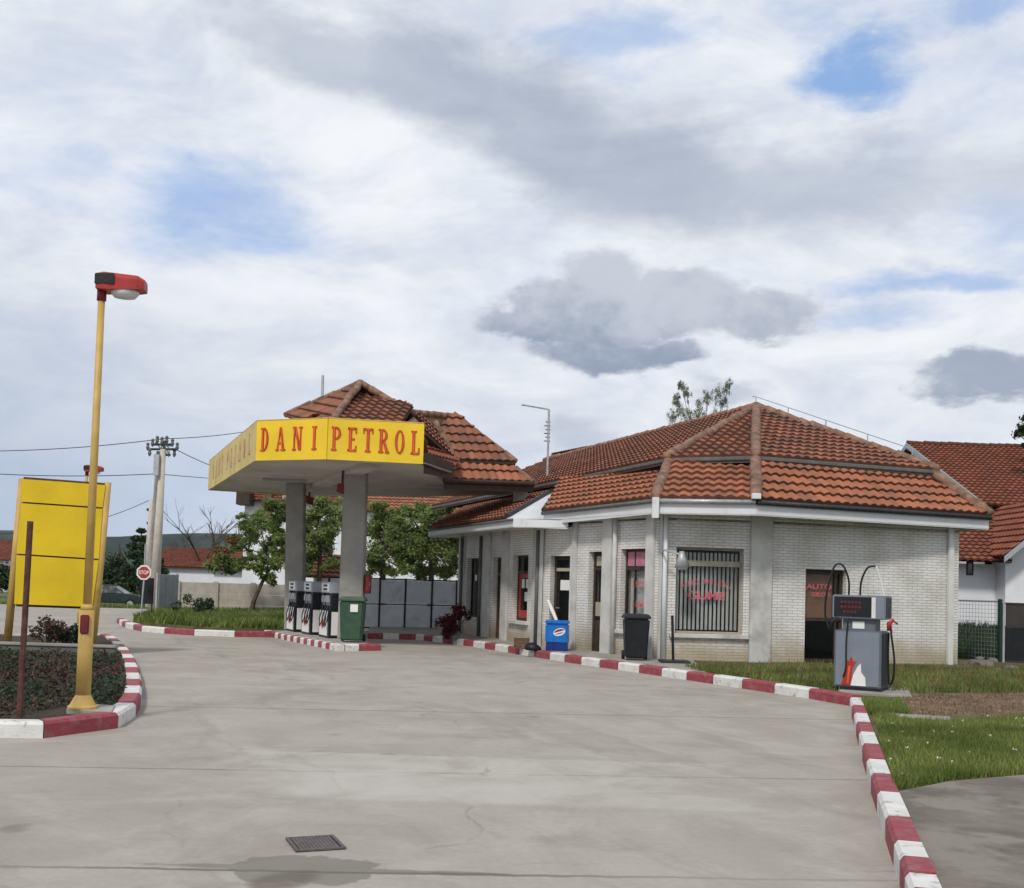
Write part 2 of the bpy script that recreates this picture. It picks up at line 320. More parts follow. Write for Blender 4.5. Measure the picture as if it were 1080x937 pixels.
def wall(fr, z0, z1, ops, th=.3):
    mb = MB(); us = sorted({0, fr.L, *[q for o in ops for q in o[:2]]}); zs = sorted({z0, z1, *[q for o in ops for q in o[2:4]]})
    us = [u for u in us if 0 <= u <= fr.L]; zs = [z for z in zs if z0 <= z <= z1]
    inside = lambda u, z: any(o[0] < u < o[1] and o[2] < z < o[3] for o in ops)
    for a, b in zip(us, us[1:]):
        for c, d in zip(zs, zs[1:]):
            if inside((a+b)/2, (c+d)/2): continue
            uv = [(a, c), (b, c), (b, d), (a, d)]
            mb.face([fr.pt(a, 0, c), fr.pt(b, 0, c), fr.pt(b, 0, d), fr.pt(a, 0, d)], uv)
            mb.face([fr.pt(b, -th, c), fr.pt(a, -th, c), fr.pt(a, -th, d), fr.pt(b, -th, d)], uv)
    def side(a, b, c, d, uv): mb.face([a, b, c, d], uv)
    for o in ops:
        a, b, c, d = o[:4]; c = max(c, z0)
        side(fr.pt(a, 0, c), fr.pt(a, -th, c), fr.pt(a, -th, d), fr.pt(a, 0, d), [(0, c), (th, c), (th, d), (0, d)])
        side(fr.pt(b, -th, c), fr.pt(b, 0, c), fr.pt(b, 0, d), fr.pt(b, -th, d), [(0, c), (th, c), (th, d), (0, d)])
        side(fr.pt(a, 0, d), fr.pt(a, -th, d), fr.pt(b, -th, d), fr.pt(b, 0, d), [(a, 0), (a, th), (b, th), (b, 0)])
        side(fr.pt(a, -th, c), fr.pt(a, 0, c), fr.pt(b, 0, c), fr.pt(b, -th, c), [(a, 0), (a, th), (b, th), (b, 0)])
    for u in (0, fr.L): side(fr.pt(u, 0, z0), fr.pt(u, -th, z0), fr.pt(u, -th, z1), fr.pt(u, 0, z1), [(0, z0), (th, z0), (th, z1), (0, z1)])
    mb.face([fr.pt(0, 0, z1), fr.pt(fr.L, 0, z1), fr.pt(fr.L, -th, z1), fr.pt(0, -th, z1)], [(0, 0), (1, 0), (1, th), (0, th)])
    return mb
def tiles(name, poly, mat, parent, tw=.24, cl=.36, amp=.048):
    """roof plane in interlocking clay tiles: poly[0]-poly[1] is the lower edge"""
    P = [Vector(p) for p in poly]; n = Vector((0, 0, 0))
    for i in range(len(P)):
        a, b = P[i], P[(i+1) % len(P)]; n += (a-P[0]).cross(b-P[0])
    rest = sum(P[2:], Vector())/(len(P)-2); n = (P[1]-P[0]).cross(rest-P[0]); n.normalize()
    if n.z < 0: n = -n
    o = P[0]; u = (P[1]-P[0]); u = (u-n*u.dot(n)).normalized(); v = n.cross(u)
    c = sum(P, Vector())/len(P)
    if (c-o).dot(v) < 0: v = -v
    q = [((p-o).dot(u), (p-o).dot(v)) for p in P]
    ua, ub = min(a for a, b in q), max(a for a, b in q); va, vb = min(b for a, b in q), max(b for a, b in q)
    ua = math.floor(ua/tw)*tw; va0 = math.floor(va/cl)*cl; nu = int((ub-ua)/(tw/4))+2; nv = int((vb-va0)/cl)+2
    prof = [0, .75, 1, .35]
    bm = bmesh.new(); ul = bm.loops.layers.uv.new('UVMap')
    for r_ in range(nv):
        v0 = va0+r_*cl; rows = []
        for (vv, lift) in ((v0, .06), (v0+cl*1.02, .0)):
            rows.append([bm.verts.new(o+u*(ua+i*tw/4)+v*vv+n*(lift+amp*prof[i % 4]+random.uniform(0, .004))) for i in range(nu)])
        base = [bm.verts.new(o+u*(ua+i*tw/4)+v*v0+n*(-.01+amp*prof[i % 4]*.6)) for i in range(nu)]
        for i in range(nu-1):
            uv = [(ua+i*tw/4+.001, v0+.001), (ua+(i+1)*tw/4-.001, v0+.001), (ua+(i+1)*tw/4-.001, v0+cl-.002), (ua+i*tw/4+.001, v0+cl-.002)]
            f = bm.faces.new((rows[0][i], rows[0][i+1], rows[1][i+1], rows[1][i]))
            for l, t in zip(f.loops, uv): l[ul].uv = t
            f = bm.faces.new((base[i], base[i+1], rows[0][i+1], rows[0][i]))
            for l in f.loops: l[ul].uv = (uv[0][0], v0+.005)
    m = len(P)
    for i in range(m):
        a, b = P[i], P[(i+1) % m]; e = (b-a); e = (e-n*e.dot(n))
        if e.length < 1e-4: continue
        e.normalize(); nn = e.cross(n)
        if (c-a).dot(nn) > 0: nn = -nn
        a2 = a+nn*(.05 if i == 0 else .0)
        bmesh.ops.bisect_plane(bm, geom=bm.verts[:]+bm.edges[:]+bm.faces[:], plane_co=a2, plane_no=nn, clear_outer=True)
    # closing board under the tiles
    fs = [bm.verts.new(p-n*((p-o).dot(n))-n*.04) for p in P]
    f = bm.faces.new(fs)
    for l in f.loops: l[ul].uv = (.1, .1)
    b0 = Vector(BASE.get(parent.name, (0, 0, 0))) if parent else Vector((0, 0, 0))
    bmesh.ops.translate(bm, verts=bm.verts, vec=-b0)
    me = bpy.data.meshes.new(name); bm.to_mesh(me); bm.free(); me.materials.append(MT[mat])
    ob = bpy.data.objects.new(name, me); COL.objects.link(ob)
    if parent: ob.parent = parent; BASE[ob.name] = tuple(b0)
    return ob
def ridge(mb, a, b, r=.11, L=.36):
    a, b = Vector(a), Vector(b); d = b-a; n = max(1, int(d.length/L)); mb_ = mb
    for i in range(n):
        p = a+d*(i/n); q = a+d*((i+1.12)/n)
        j = Vector((random.uniform(-.012, .012), random.uniform(-.012, .012), random.uniform(-.012, .012)))
        mb_.tube([p+j, q+j], [r*1.12, r*.88], 8)
def leafcloud(mb, clumps, n, size, thin=.5, shell=.55):
    for (c, r_, sq) in clumps:
        for _ in range(n):
            d = Vector((random.gauss(0, 1), random.gauss(0, 1), random.gauss(0, 1))).normalized()*r_*(shell+(1-shell)*random.random())*random.uniform(.35, 1.05)**.5
            p = Vector(c)+Vector((d.x, d.y, d.z*sq))
            a = Vector((random.gauss(0, 1), random.gauss(0, 1), random.gauss(0, .7))).normalized(); b = a.cross(Vector((random.gauss(0, 1), random.gauss(0, 1), random.gauss(0, 1)))).normalized()
            s_ = size*random.uniform(.6, 1.3)
            mb.face([p-a*s_, p-b*s_*thin, p+a*s_, p+b*s_*thin])
def tree(name, label, base, H, crown, leaf, n, size, trunk_r=.12, group=None, lean=(0, 0), sq=1.0, cat='tree', limbs=True, thin=.5, dens=13):
    t = thing(name, label, cat, base, group); b = Vector(base); mb = MB()
    top = b+Vector((lean[0], lean[1], H*.8))
    mid = b+Vector((lean[0]*.4, lean[1]*.4, H*.42))
    mb.tube([b-Vector((0, 0, .1)), b+Vector((lean[0]*.1, lean[1]*.1, H*.18)), mid, top], [trunk_r*1.25, trunk_r, trunk_r*.8, trunk_r*.25], 7)
    for (c, r_, s_) in crown:
        k = random.uniform(.3, .8); st = mid.lerp(top, k) if limbs else mid
        c = Vector(c); m_ = st.lerp(c, .5)+Vector((random.uniform(-.2, .2), random.uniform(-.2, .2), random.uniform(0, .3)))
        mb.tube([st, m_, c], [trunk_r*.4, trunk_r*.25, trunk_r*.08], 5)
        for _ in range(3):
            e = c+Vector((random.gauss(0, r_*.5), random.gauss(0, r_*.5), random.gauss(0, r_*.5*s_)))
            mb.tube([m_.lerp(c, .6), e], [trunk_r*.15, trunk_r*.04], 4)
    build('trunk', mb, 'bark', t)
    lb = MB(); sub = []
    for (c, r_, s_) in crown:
        for _ in range(dens):
            d_ = Vector((random.gauss(0, 1), random.gauss(0, 1), random.gauss(0, 1))).normalized()*r_*random.uniform(.1, 1.15); sub.append(((c[0]+d_.x, c[1]+d_.y, c[2]+d_.z*s_), r_*random.uniform(.35, .8), s_))
    leafcloud(lb, sub, max(10, n//4), size*.72, thin, .15); build('crown', lb, leaf, t)
    return t
def blades(mb, pts, h, w=.012):
    for p in pts:
        a = random.uniform(0, 6.28); hh = h*random.uniform(.5, 1.3); dx, dy = math.cos(a)*w, math.sin(a)*w; l = random.uniform(-.5, .5)*hh; l2 = random.uniform(-.5, .5)*hh
        mb.face([(p[0]-dx, p[1]-dy, p[2]), (p[0]+dx, p[1]+dy, p[2]), (p[0]+l, p[1]+l2, p[2]+hh)])
def inpoly(x, y, P):
    r_ = False
    for i in range(len(P)):
        a, b = P[i], P[i-1]
        if (a[1] > y) != (b[1] > y) and x < (b[0]-a[0])*(y-a[1])/(b[1]-a[1])+a[0]: r_ = not r_
    return r_
def scatter(P, n, z, dens=None):
    xs = [p[0] for p in P]; ys = [p[1] for p in P]; out = []
    while len(out) < n:
        x, y = random.uniform(min(xs), max(xs)), random.uniform(min(ys), max(ys))
        if inpoly(x, y, P) and (dens is None or random.random() < dens(x, y)): out.append((x, y, z))
    return out
# text with the built-in font
def textmesh(mb, s, place, h, cond=1.0, center=True):
    cu = bpy.data.curves.new('t', 'FONT'); cu.body = s; cu.size = 1; cu.offset = .02; cu.align_x = 'CENTER' if center else 'LEFT'
    ob = bpy.data.objects.new('t', cu); COL.objects.link(ob)
    dg = bpy.context.evaluated_depsgraph_get(); me = bpy.data.meshes.new_from_object(ob.evaluated_get(dg))
    vs = [place(v.co.x*h*cond, v.co.y*h) for v in me.vertices]; mb.shell(vs, [tuple(p.vertices) for p in me.polygons])
    bpy.data.objects.remove(ob); bpy.data.curves.remove(cu); bpy.data.meshes.remove(me)
# ------------------------------------------------------------------ GROUND
def terr(x, y):
    z = -.03
    if y > 52: z -= .45*min(1, (y-52)/10)
    if x > 10 and y > 27: z = .10+.6*min(1, max(0, (y-28)/8))
    return z
mb = MB(); xs = [-3000, -1500, -700, -300, -150, -90, -60, -40, -30, -20, -10, 0, 9.9, 10.1, 14, 20, 30, 45, 60, 100, 200, 500, 1500, 3000]
ys = [-200, -60, -20, 0, 10, 20, 27, 28, 32, 36, 42, 50, 52, 54, 57, 60, 62, 75, 100, 150, 250, 400, 800, 1500, 3500]
for a, b in zip(xs, xs[1:]):
    for c, d in zip(ys, ys[1:]):
        mb.face([(a, c, terr(a, c)), (b, c, terr(b, c)), (b, d, terr(b, d)), (a, d, terr(a, d))])
struct('ground', mb, 'terr')
mb = MB(); mb.face([(-70, -12, .0), (10, -12, .0), (10, 38, .0), (-4.5, 51, .0), (-14, 51.5, .0), (-70, 51.5, .0)])
struct('forecourt', mb, 'fore')
mb = MB(); A = [(-70, 33), (-30, 37), (-22, 52), (-36, 52.5), (-70, 44)]
mb.face([(p[0], p[1], .004) for p in A]); struct('road', mb, 'road')
mb = MB()
for a, b in (((-300, 62), (-26, 55)),):
    mb.face([(a[0], a[1], -.45), (b[0], b[1]+3, -.40), (b[0], b[1]+10, -.45), (a[0], a[1]+12, -.46)])
struct('side_road', mb, 'road')
# hills
mb = MB(); nx, ny = 120, 10
def hz(x, y):
    t = (y-900)/500; pr = math.sin(min(1, max(0, t))*math.pi/2)
    h = 55+18*math.sin(x/310+1)+9*math.sin(x/120)+5*math.sin(x/47+2)+random.uniform(-1.5, 1.5)+max(0, (x+600)/60)*.6
    return -1+h*pr*(1.0+.12*math.sin(y/80))
gr = [[(-2600+i*5200/nx, 900+j*60, hz(-2600+i*5200/nx, 900+j*60)) for i in range(nx+1)] for j in range(ny+1)]
for j in range(ny):
    for i in range(nx): mb.face([gr[j][i], gr[j][i+1], gr[j+1][i+1], gr[j+1][i]])
struct('hills', mb, 'hills', smooth=True)
# ------------------------------------------------------------------ KERBS
def resample(P, L):
    P = [Vector((p[0], p[1], 0)) for p in P]; out = [P[0]]; i = 0; cur = P[0]; need = L
    for a, b in zip(P, P[1:]):
        seg = (b-a).length; pos = 0
        while seg-pos >= need: pos += need; out.append(a.lerp(b, pos/seg)); need = L
        need -= seg-pos
    out.append(P[-1]); return out
def pxx(p):
    d = p-EYE; return CX+F*d.dot(rt)/d.dot(fw), CY-F*d.dot(up)/d.dot(fw)
def cutat(P, vals, k):      # points of polyline P where its picture x (k=0) or y (k=1) equals each value
    fine = resample(P, .02); out = []
    for v in vals: out.append(min(fine, key=lambda q: abs(pxx(q)[k]-v)))
    return out
def kerb(P, side, L=.92, w=.2, h=.16, first=0, z=0, cuts=None):
    mb = MB(); Q = cuts or resample(P, L); n = len(Q)
    if (Q[-1]-Q[-2]).length < .15: Q.pop(); n -= 1
    ns = []
    for i in range(n):
        d = (Q[min(i+1, n-1)]-Q[max(i-1, 0)]).normalized(); ns.append(Vector((-d.y, d.x, 0))*side)
    for i in range(n-1):
        a, b = Q[i], Q[i+1]; g = .006; d = (b-a).normalized()*g; jz = random.uniform(-.006, .006)
        a0, b0 = a+d, b-d; a1, b1 = a0+ns[i]*w, b0+ns[i+1]*w; bt = .02
        ring = lambda p, q: [p+Vector((0, 0, z-.05)), p+Vector((0, 0, z+h+jz-.03)), p.lerp(q, .14)+Vector((0, 0, z+h+jz)), q+Vector((0, 0, z+h+jz)), q+Vector((0, 0, z-.05))]
        A_, B_ = ring(a0, a1), ring(b0, b1)
        mb.shell(A_+B_, [(k, (k+1) % 5, 5+(k+1) % 5, 5+k) for k in range(5)]+[(0, 1, 2, 3, 4), (9, 8, 7, 6, 5)], (i+first) % 2)
    return mb
kb = [G(*p) for p in [(388, 674), (440, 675), (500, 682.5), (542, 689.5), (571, 694.5), (618, 702), (685, 711.5), (738, 719.6), (800, 729), (872, 740), (897, 745)]]
struct('kerb', kerb(kb, 1, first=0, cuts=cutat(kb, [388, 404, 421, 438, 447, 456, 466.7, 477, 488.4, 499, 511, 522, 535.5, 548, 563, 579.6, 595, 613, 632, 652, 674, 698, 724, 751.7, 782.3, 816.7, 852.5, 896.5], 0)), ['kr', 'kw'])
kr_ = [G(*p) for p in [(896, 747), (907.5, 795), (920, 842), (938, 900), (950.5, 940)]]; d = (kr_[-1]-kr_[-2]).normalized(); kr_.append(kr_[-1]+d*6)
cy_ = [747, 756, 765.5, 775.5, 787.5, 801.5, 818.5, 836, 857.5, 885, 914.5, 933, 951, 969, 990, 1015, 1045, 1080, 1125, 1180, 1260]
struct('kerb', kerb(kr_, 1, first=1, w=.155, cuts=cutat(kr_, cy_, 1)), ['kr', 'kw'])
ki = [G(-71, 778), G(0, 779), G(47, 779), G(90, 776), G(118, 771), G(135, 764), G(146, 753), G(149.5, 742), G(149, 729), G(146.5, 716), G(142.5, 704), G(137, 694), G(129, 685), G(121, 678.5), G(112, 675), G(98, 674), G(60, 676), G(-40, 676)]
ki = [Vector((ki[0].x-10, ki[0].y, 0))]+ki+[Vector((-15.9, ki[-1].y, 0))]
struct('kerb', kerb(ki, 1, L=1.0, first=1), ['kr', 'kw'])
kf = [G(*p) for p in [(123, 657), (131, 662), (150, 666.5), (190, 670), (240, 672), (296, 672.5)]]
struct('kerb', kerb(kf, 1, L=1.15, first=0), ['kr', 'kw'])
# pump island
e_ = Vector((.415, -.91, 0)).normalized(); n_ = Vector((-e_.y, e_.x, 0))*1
I0 = G(356, 687); I1 = G(402, 686.5); wI = (I1-I0).length; n_ = (I1-I0).normalized(); Lb = 6.9; B0 = G(278, 670.5); B1 = B0+n_*wI
mb = MB(); mb.prism([(I0+n_*.18-e_*.02)[:2], (I1-n_*.18)[:2], (B1-n_*.18)[:2], (B0+n_*.18)[:2]], -.02, .14); struct('island_slab', mb, 'conc')
struct('kerb', kerb([I0, B0], -1, L=.30, w=.18, h=.15, first=0), ['kr', 'kw'])
struct('kerb', kerb([I0+n_*.0-Vector((.0, .02, 0)), I1-Vector((0, .02, 0))], 1, L=.55, w=.2, h=.155, first=1), ['kr', 'kw'])
struct('kerb', kerb([I1, B1], 1, L=.9, w=.18, h=.15, first=0), ['kr', 'kw'])
# pavement, verge, beds
pv = [p+Vector((0, 0, 0)) for p in kb]
W0, W1, W2, W3, W4, W5 = [Vector(p) for p in ((-1.5, 33, 0), (.75, 27.0, 0), (1.48, 26.1, 0), (3.08, 23.35, 0), (5.42, 23.55, 0), (10.2, 24.85, 0))]
inn = []
for i, p in enumerate(kb):
    d = (kb[min(i+1, len(kb)-1)]-kb[max(i-1, 0)]).normalized(); inn.append(p+Vector((-d.y, d.x, 0))*.18)
mb = MB()
back = [Vector((6, 27, 0)), Vector((5, 30, 0)), Vector((2, 38, 0)), Vector((-5, 38, 0))]
pg = [(p.x, p.y) for p in inn[:8]]+[(3.9, 23.0), (5, 27), (2, 38), (-4.6, 36)]
mb.prism(pg, -.02, .144); struct('pavement', mb, 'pave')
krin = [p+Vector((.12, 0, 0)) for p in kr_]
vg = [(p.x, p.y) for p in inn[6:]]+[(p.x, p.y) for p in krin]+[(40, krin[-1].y), (40, 27.5), (10, 27.5), (6, 27), (4, 25)]
mb = MB(); mb.prism(vg, -.02, .12); struct('verge', mb, 'verge')
ap = [(krin[-1].x-.02, krin[-1].y), (krin[1].x+.6, 9.2)]+[(G(960, 832, .13).x, G(960, 832, .13).y), (G(1000, 824, .13).x, G(1000, 824, .13).y), (G(1080, 817, .13).x, G(1080, 817, .13).y), (14, 12.5), (14, -1)]
ap = [(krin[-1].x, krin[-1].y), (krin[3].x, krin[3].y), (G(938, 838, .12).x, G(938, 838, .12).y)]+ap[2:]
mb = MB(); mb.prism(ap, .10, .128); struct('apron', mb, 'asph')
q = [G(886, 731, .14), G(962, 735, .14), G(956, 724, .14), G(880, 721, .14)]
mb = MB(); mb.prism([(p.x, p.y) for p in q], .1, .15); struct('pump_plinth', mb, 'pave', bevel=.01)
q = [G(931, 757.6, .14), G(1004, 762, .14), G(1002, 757.5, .14), G(930, 753.6, .14)]
mb = MB(); mb.prism([(p.x, p.y) for p in q], .1, .16); struct('path', mb, 'pave')
q = [G(925, 752, .12), G(1080, 760, .12), G(1180, 762, .12), G(1180, 738, .12), G(1080, 731, .12), G(962, 732, .12), G(930, 740, .12)]
bare = [(p.x, p.y) for p in q]; mb = MB(); mb.prism(bare, .1, .126); struct('bare_soil', mb, 'soil')
# grass on the right
gA = [(p.x, p.y) for p in (G(921, 752, .12), G(945, 834, .12), G(1000, 824, .12), G(1085, 817, .12), G(1180, 815, .12), G(1180, 762, .12), G(1085, 758, .12), G(1006, 764, .12), G(955, 762, .12))]
gB = [(p.x, p.y) for p in (G(720, 704, .12), G(735, 709, .12), G(800, 718.5, .12), G(872, 729, .12), G(960, 731, .12), G(1080, 732, .12), G(1180, 735, .12), G(1180, 707, .12), G(1080, 706, .12), G(1015, 706, .12), G(850, 702, .12))]
gn = lambda x, y: .35+.65*(math.sin(x*2.3+1)*math.sin(y*1.7)*.5+.5)
mb = MB(); blades(mb, scatter(gA, 42000, .115, gn), .085, .009); blades(mb, scatter(gB, 26000, .115, gn), .10, .012)
blades(mb, scatter([G(*q, .12)[:2] for q in ((906, 740), (918, 754), (962, 755), (950, 741))], 2500, .115), .08, .01)
struct('grass', mb, 'grass', kind='stuff')
mb = MB(); blades(mb, scatter(gA, 1800, .115), .10, .007); blades(mb, scatter(bare, 3500, .12), .045, .008); blades(mb, scatter(gB, 2500, .115), .17, .013)
struct('dry_grass', mb, 'dry', kind='stuff')
mb = MB()
for p in scatter(gA, 40, .19): leafcloud(mb, [((p[0], p[1], p[2]+random.uniform(0, .06)), .02, .6)], 6, .010)
struct('daisies', mb, 'flower', kind='stuff')
# grass bed behind far kerb
gf = [(p.x, p.y) for p in (G(140, 659), G(190, 664), G(240, 667), G(300, 668), G(305, 650), G(200, 649), G(165, 649))]
mb = MB(); mb.prism(gf, -.02, .12); struct('grass_bed', mb, 'verge')
mb = MB(); blades(mb, scatter(gf, 16000, .11), .24, .035); struct('grass', mb, 'grass', kind='stuff')
gl = [(-30, 57), (-15, 54), (-16, 60), (-30, 63)]
mb = MB(); blades(mb, [(x, y, terr(x, y)) for x, y, z in scatter(gl, 5000, 0)], .3, .05); struct('grass', mb, 'grass', kind='stuff')
# left island bed
ib = [(p.x, p.y) for p in resample([k*1 for k in ki], .8)]
ic = sum((Vector((x, y, 0)) for x, y in ib), Vector())/len(ib)
kin = []
for i, p in enumerate(ki):
    d = (ki[min(i+1, len(ki)-1)]-ki[max(i-1, 0)]).normalized(); kin.append(p+Vector((-d.y, d.x, 0))*.17)
mb = MB(); mb.prism([(p.x, p.y) for p in kin], -.02, .12); struct('planting_bed', mb, 'bed')
Yb = 19.6
beamR = V(122, 681, Yb)
front = [(p.x, p.y) for p in kin if p.y < Yb+.3]
def inset(P, s):
    c = Vector((sum(p[0] for p in P)/len(P), sum(p[1] for p in P)/len(P))); return [(c.x+(p[0]-c.x)*s, c.y+(p[1]-c.y)*s) for p in P]
lbx, lby = G(87, 747, .17).x, G(87, 747, .17).y
fr2 = [(-15.2, 11.2)]+[p for p in inset(front, .955)]+[(beamR.x-.1, Yb-.1), (-15.4, Yb-.1)]
zones = [G(*q, .15) for q in ((12, 705), (8, 735), (22, 690), (112, 700), (117, 722), (106, 738), (110, 688), (40, 760))]
for nm, lf, n, s_, hh in (('ground_cover', 'leafb', 46000, .03, .17), ('ground_cover', 'leafc', 8500, .03, .18)):
    mb = MB(); gz = lambda x, y: max(math.exp(-(((x-q.x)/.45)**2+((y-q.y)/1.3)**2)) for q in zones)
    dn = (lambda x, y: 1-.8*gz(x, y)) if lf == 'leafb' else (lambda x, y: .02+.98*gz(x, y)**1.5)
    for p in scatter(fr2, n, 0, dn):
        if abs(p[0]-lbx) < .42 and p[1] < lby+.45: continue
        h = .12+hh*random.random()*min(1, .25+abs(math.sin(p[0]*3)*math.cos(p[1]*2.2)))
        leafcloud(mb, [((p[0], p[1], h), .05, 1)], 1, s_)
    struct(nm, mb, lf, kind='stuff')
mb = MB(); zt = beamR.z; mb.box((-15.6, Yb+.03, .0), (beamR.x-.03, Yb+.14, zt-.05)); o = thing('planter_edging_wall', 'x', 'wall', (-8, Yb, .1)); build('shaded_wall_face', mb, 'dgrey', o)  # dark face colour paints in the shade under the coping
mb = MB(); mb.box((-15.6, Yb, zt-.05), (beamR.x, Yb+.17, zt)); build('coping', mb, 'pave', o, bevel=.01)
tag(o, 'low concrete edging wall across the planted island behind the brown ground cover', 'wall')
q = [G(70, 749, .16), G(118, 752, .16), G(122, 745, .16), G(74, 742, .16)]
mb = MB(); mb.prism([(p.x, p.y) for p in q], .05, .17); o = build('footing_slab', mb, 'conc', bevel=.008); tag(o, 'small concrete footing slab under the tall yellow lamp post', 'footing')
tb = Vector((beamR.x-1.15, Yb+1.0, .12))
def shrub(name, label, c, r_, leaf, n, size, sq=.9, cat='shrub', stems=7):
    t = thing(name, label, cat, c); c = Vector(c); mb = MB(); lb = MB(); cl = []
    for i in range(stems):
        e = c+Vector((random.gauss(0, r_*.45), random.gauss(0, r_*.45), r_*random.uniform(.7, 1.7)*sq)); mb.tube([c, c.lerp(e, .5)+Vector((0, 0, .05)), e], [.02, .015, .006], 5); cl.append((e, r_*.45, 1))
    build('stem', mb, 'bark', t); leafcloud(lb, cl, n, size); build('foliage', lb, leaf, t); return t
c = V(50, 679, 20.6); shrub('shrub', 'reddish brown leafy shrub behind the edging wall under the yellow board', (c.x, c.y, .12), .38, 'leafb', 160, .035)
c = V(70, 679, 20.8); shrub('shrub', 'small bright green shrub between the sign posts', (c.x, c.y, .12), .30, 'leafc', 160, .035)
# ------------------------------------------------------------------ DRAIN GRATE
g = [G(300, 886.5), G(351, 883.5), G(366, 895), G(313, 899)]
t = thing('drain_grate', 'dark square iron drain grate set in the concrete forecourt', 'drain grate', tuple(sum(g, Vector())/4))
cen = sum(g, Vector())/4; ax = (g[1]-g[0]).normalized(); ay = Vector((-ax.y, ax.x, 0)); w2 = (g[1]-g[0]).length/2; h2 = .17
mb = MB(); P2 = lambda a, b: (cen+ax*a+ay*b)[:2]
mb.prism([P2(-w2, -h2), P2(w2, -h2), P2(w2, h2), P2(-w2, h2)], .001, .005); build('recess', mb, 'black', t)
mb = MB()
for a0, a1, b0, b1 in ((-w2, w2, -h2, -h2+.02), (-w2, w2, h2-.02, h2), (-w2, -w2+.02, -h2+.02, h2-.02), (w2-.02, w2, -h2+.02, h2-.02)):
    mb.prism([P2(a0, b0), P2(a1, b0), P2(a1, b1), P2(a0, b1)], .002, .014)
build('frame', mb, 'iron', t); mb = MB()
for i in range(11):
    a0 = -w2+.03+i*(2*w2-.06)/11; mb.prism([P2(a0, -h2+.022), P2(a0+.018, -h2+.022), P2(a0+.018, h2-.022), P2(a0, h2-.022)], .006, .012)
build('grille', mb, 'iron', t)
# ------------------------------------------------------------------ STREET LAMPS
def street_lamp(label, loc, rz, H, lean):
    t = thing('street_lamp', label, 'street lamp', (0, 0, 0), 'yellow street lamps with red heads')
    L = lambda z: Vector((lean[0]*z/H, lean[1]*z/H, z))
    mb = MB(); mb.lathe([(.11, 0), (.11, 1.35)], seg=14); mb = MB(); mb.tube([L(0.02), L(1.04)], .078, 14); mb.tube([L(1.04), L(1.10)], [.078, .05], 14); build('lower_tube', mb, 'ypost', t, True)
    mb = MB(); mb.tube([L(1.08), L(H-.15)], [.045, .037], 12); build('pole', mb, 'ypost', t, True)
    mb = MB(); mb.lathe([(.155, 0), (.155, .02), (.135, .035), (.085, .13), (.079, .14)], seg=16)
    build('base_flange', mb, 'ypost', t)
    mb = MB(); p = L(.90); mb.box((p.x-.045, p.y-.095, p.z-.11), (p.x+.045, p.y-.06, p.z+.09)); build('service_door', mb, 'dred', t, bevel=.01)
    mb = MB(); mb.tube([L(H-.16), L(H-.02)], .05, 12); build('collar', mb, 'dred', t, True)
    b = L(H-.05)
    hd = MB(); X = [(-.045, .0, .17, .11), (.03, -.01, .185, .125), (.38, .01, .165, .12), (.455, .02, .125, .10)]     # x, z0, ztop, halfwidth
    rings = []
    for x, z0, z1, w in X:
        rings.append([b+Vector((x, -w, z0)), b+Vector((x, w, z0)), b+Vector((x, w, z0+(z1-z0)*.7)), b+Vector((x, w*.7, z1)), b+Vector((x, -w*.7, z1)), b+Vector((x, -w, z0+(z1-z0)*.7))])
    vs = [q for r_ in rings for q in r_]; fs = [(i*6+j, i*6+(j+1) % 6, (i+1)*6+(j+1) % 6, (i+1)*6+j) for i in range(3) for j in range(6)]+[tuple(range(5, -1, -1)), tuple(18+j for j in range(6))]
    hd.shell(vs, fs); h_ = build('lamp_head', hd, 'red', t)
    mb = MB(); mb.solid([b+Vector((-.048, -.127, .05)), b+Vector((.15, -.140, .05)), b+Vector((.15, -.137, .162)), b+Vector((-.048, -.124, .155))], (0, .014, 0)); mb.solid([b+Vector((-.056, -.11, .05)), b+Vector((-.056, .11, .05)), b+Vector((-.056, .11, .15)), b+Vector((-.056, -.11, .15))], (.008, 0, 0))
    build('black_cover', mb, 'black', h_)
    mb = MB(); mb.tube([b+Vector((.27, 0, 0.02)), b+Vector((.27, 0, -.02)), b+Vector((.27, 0, -.065)), b+Vector((.27, 0, -.075))], [.115, .115, .085, .04], 16)
    for i, v in enumerate(mb.v): mb.v[i] = (b.x+.24+(v[0]-b.x-.27)*1.3, v[1], v[2])
    build('lens', mb, 'lens', h_, True)
    t.location = loc; t.rotation_euler = (0, 0, rz); return t
lb_ = G(87, 747, .17); top = V(108, 297, lb_.y); H = top.z-.17-.05
l1 = street_lamp('tall yellow street lamp with red head on the front corner of the kerbed island', lb_, R(8), H, (top.x-lb_.x, 0))
l2 = copytree(l1); c = V(79, 664, 31.0); l2.location = (c.x, c.y, .02); l2.rotation_euler = (0, 0, R(-5))
l2['label'] = 'distant yellow street lamp behind the yellow board, only its red head showing above'
tp = V(92, 492, 31.0); s_ = (tp.z-.02)/(H+.12); l2.scale = (1, 1, 1)
l2.location = (tp.x-(top.x-lb_.x), 31.0, tp.z-(H+.10))
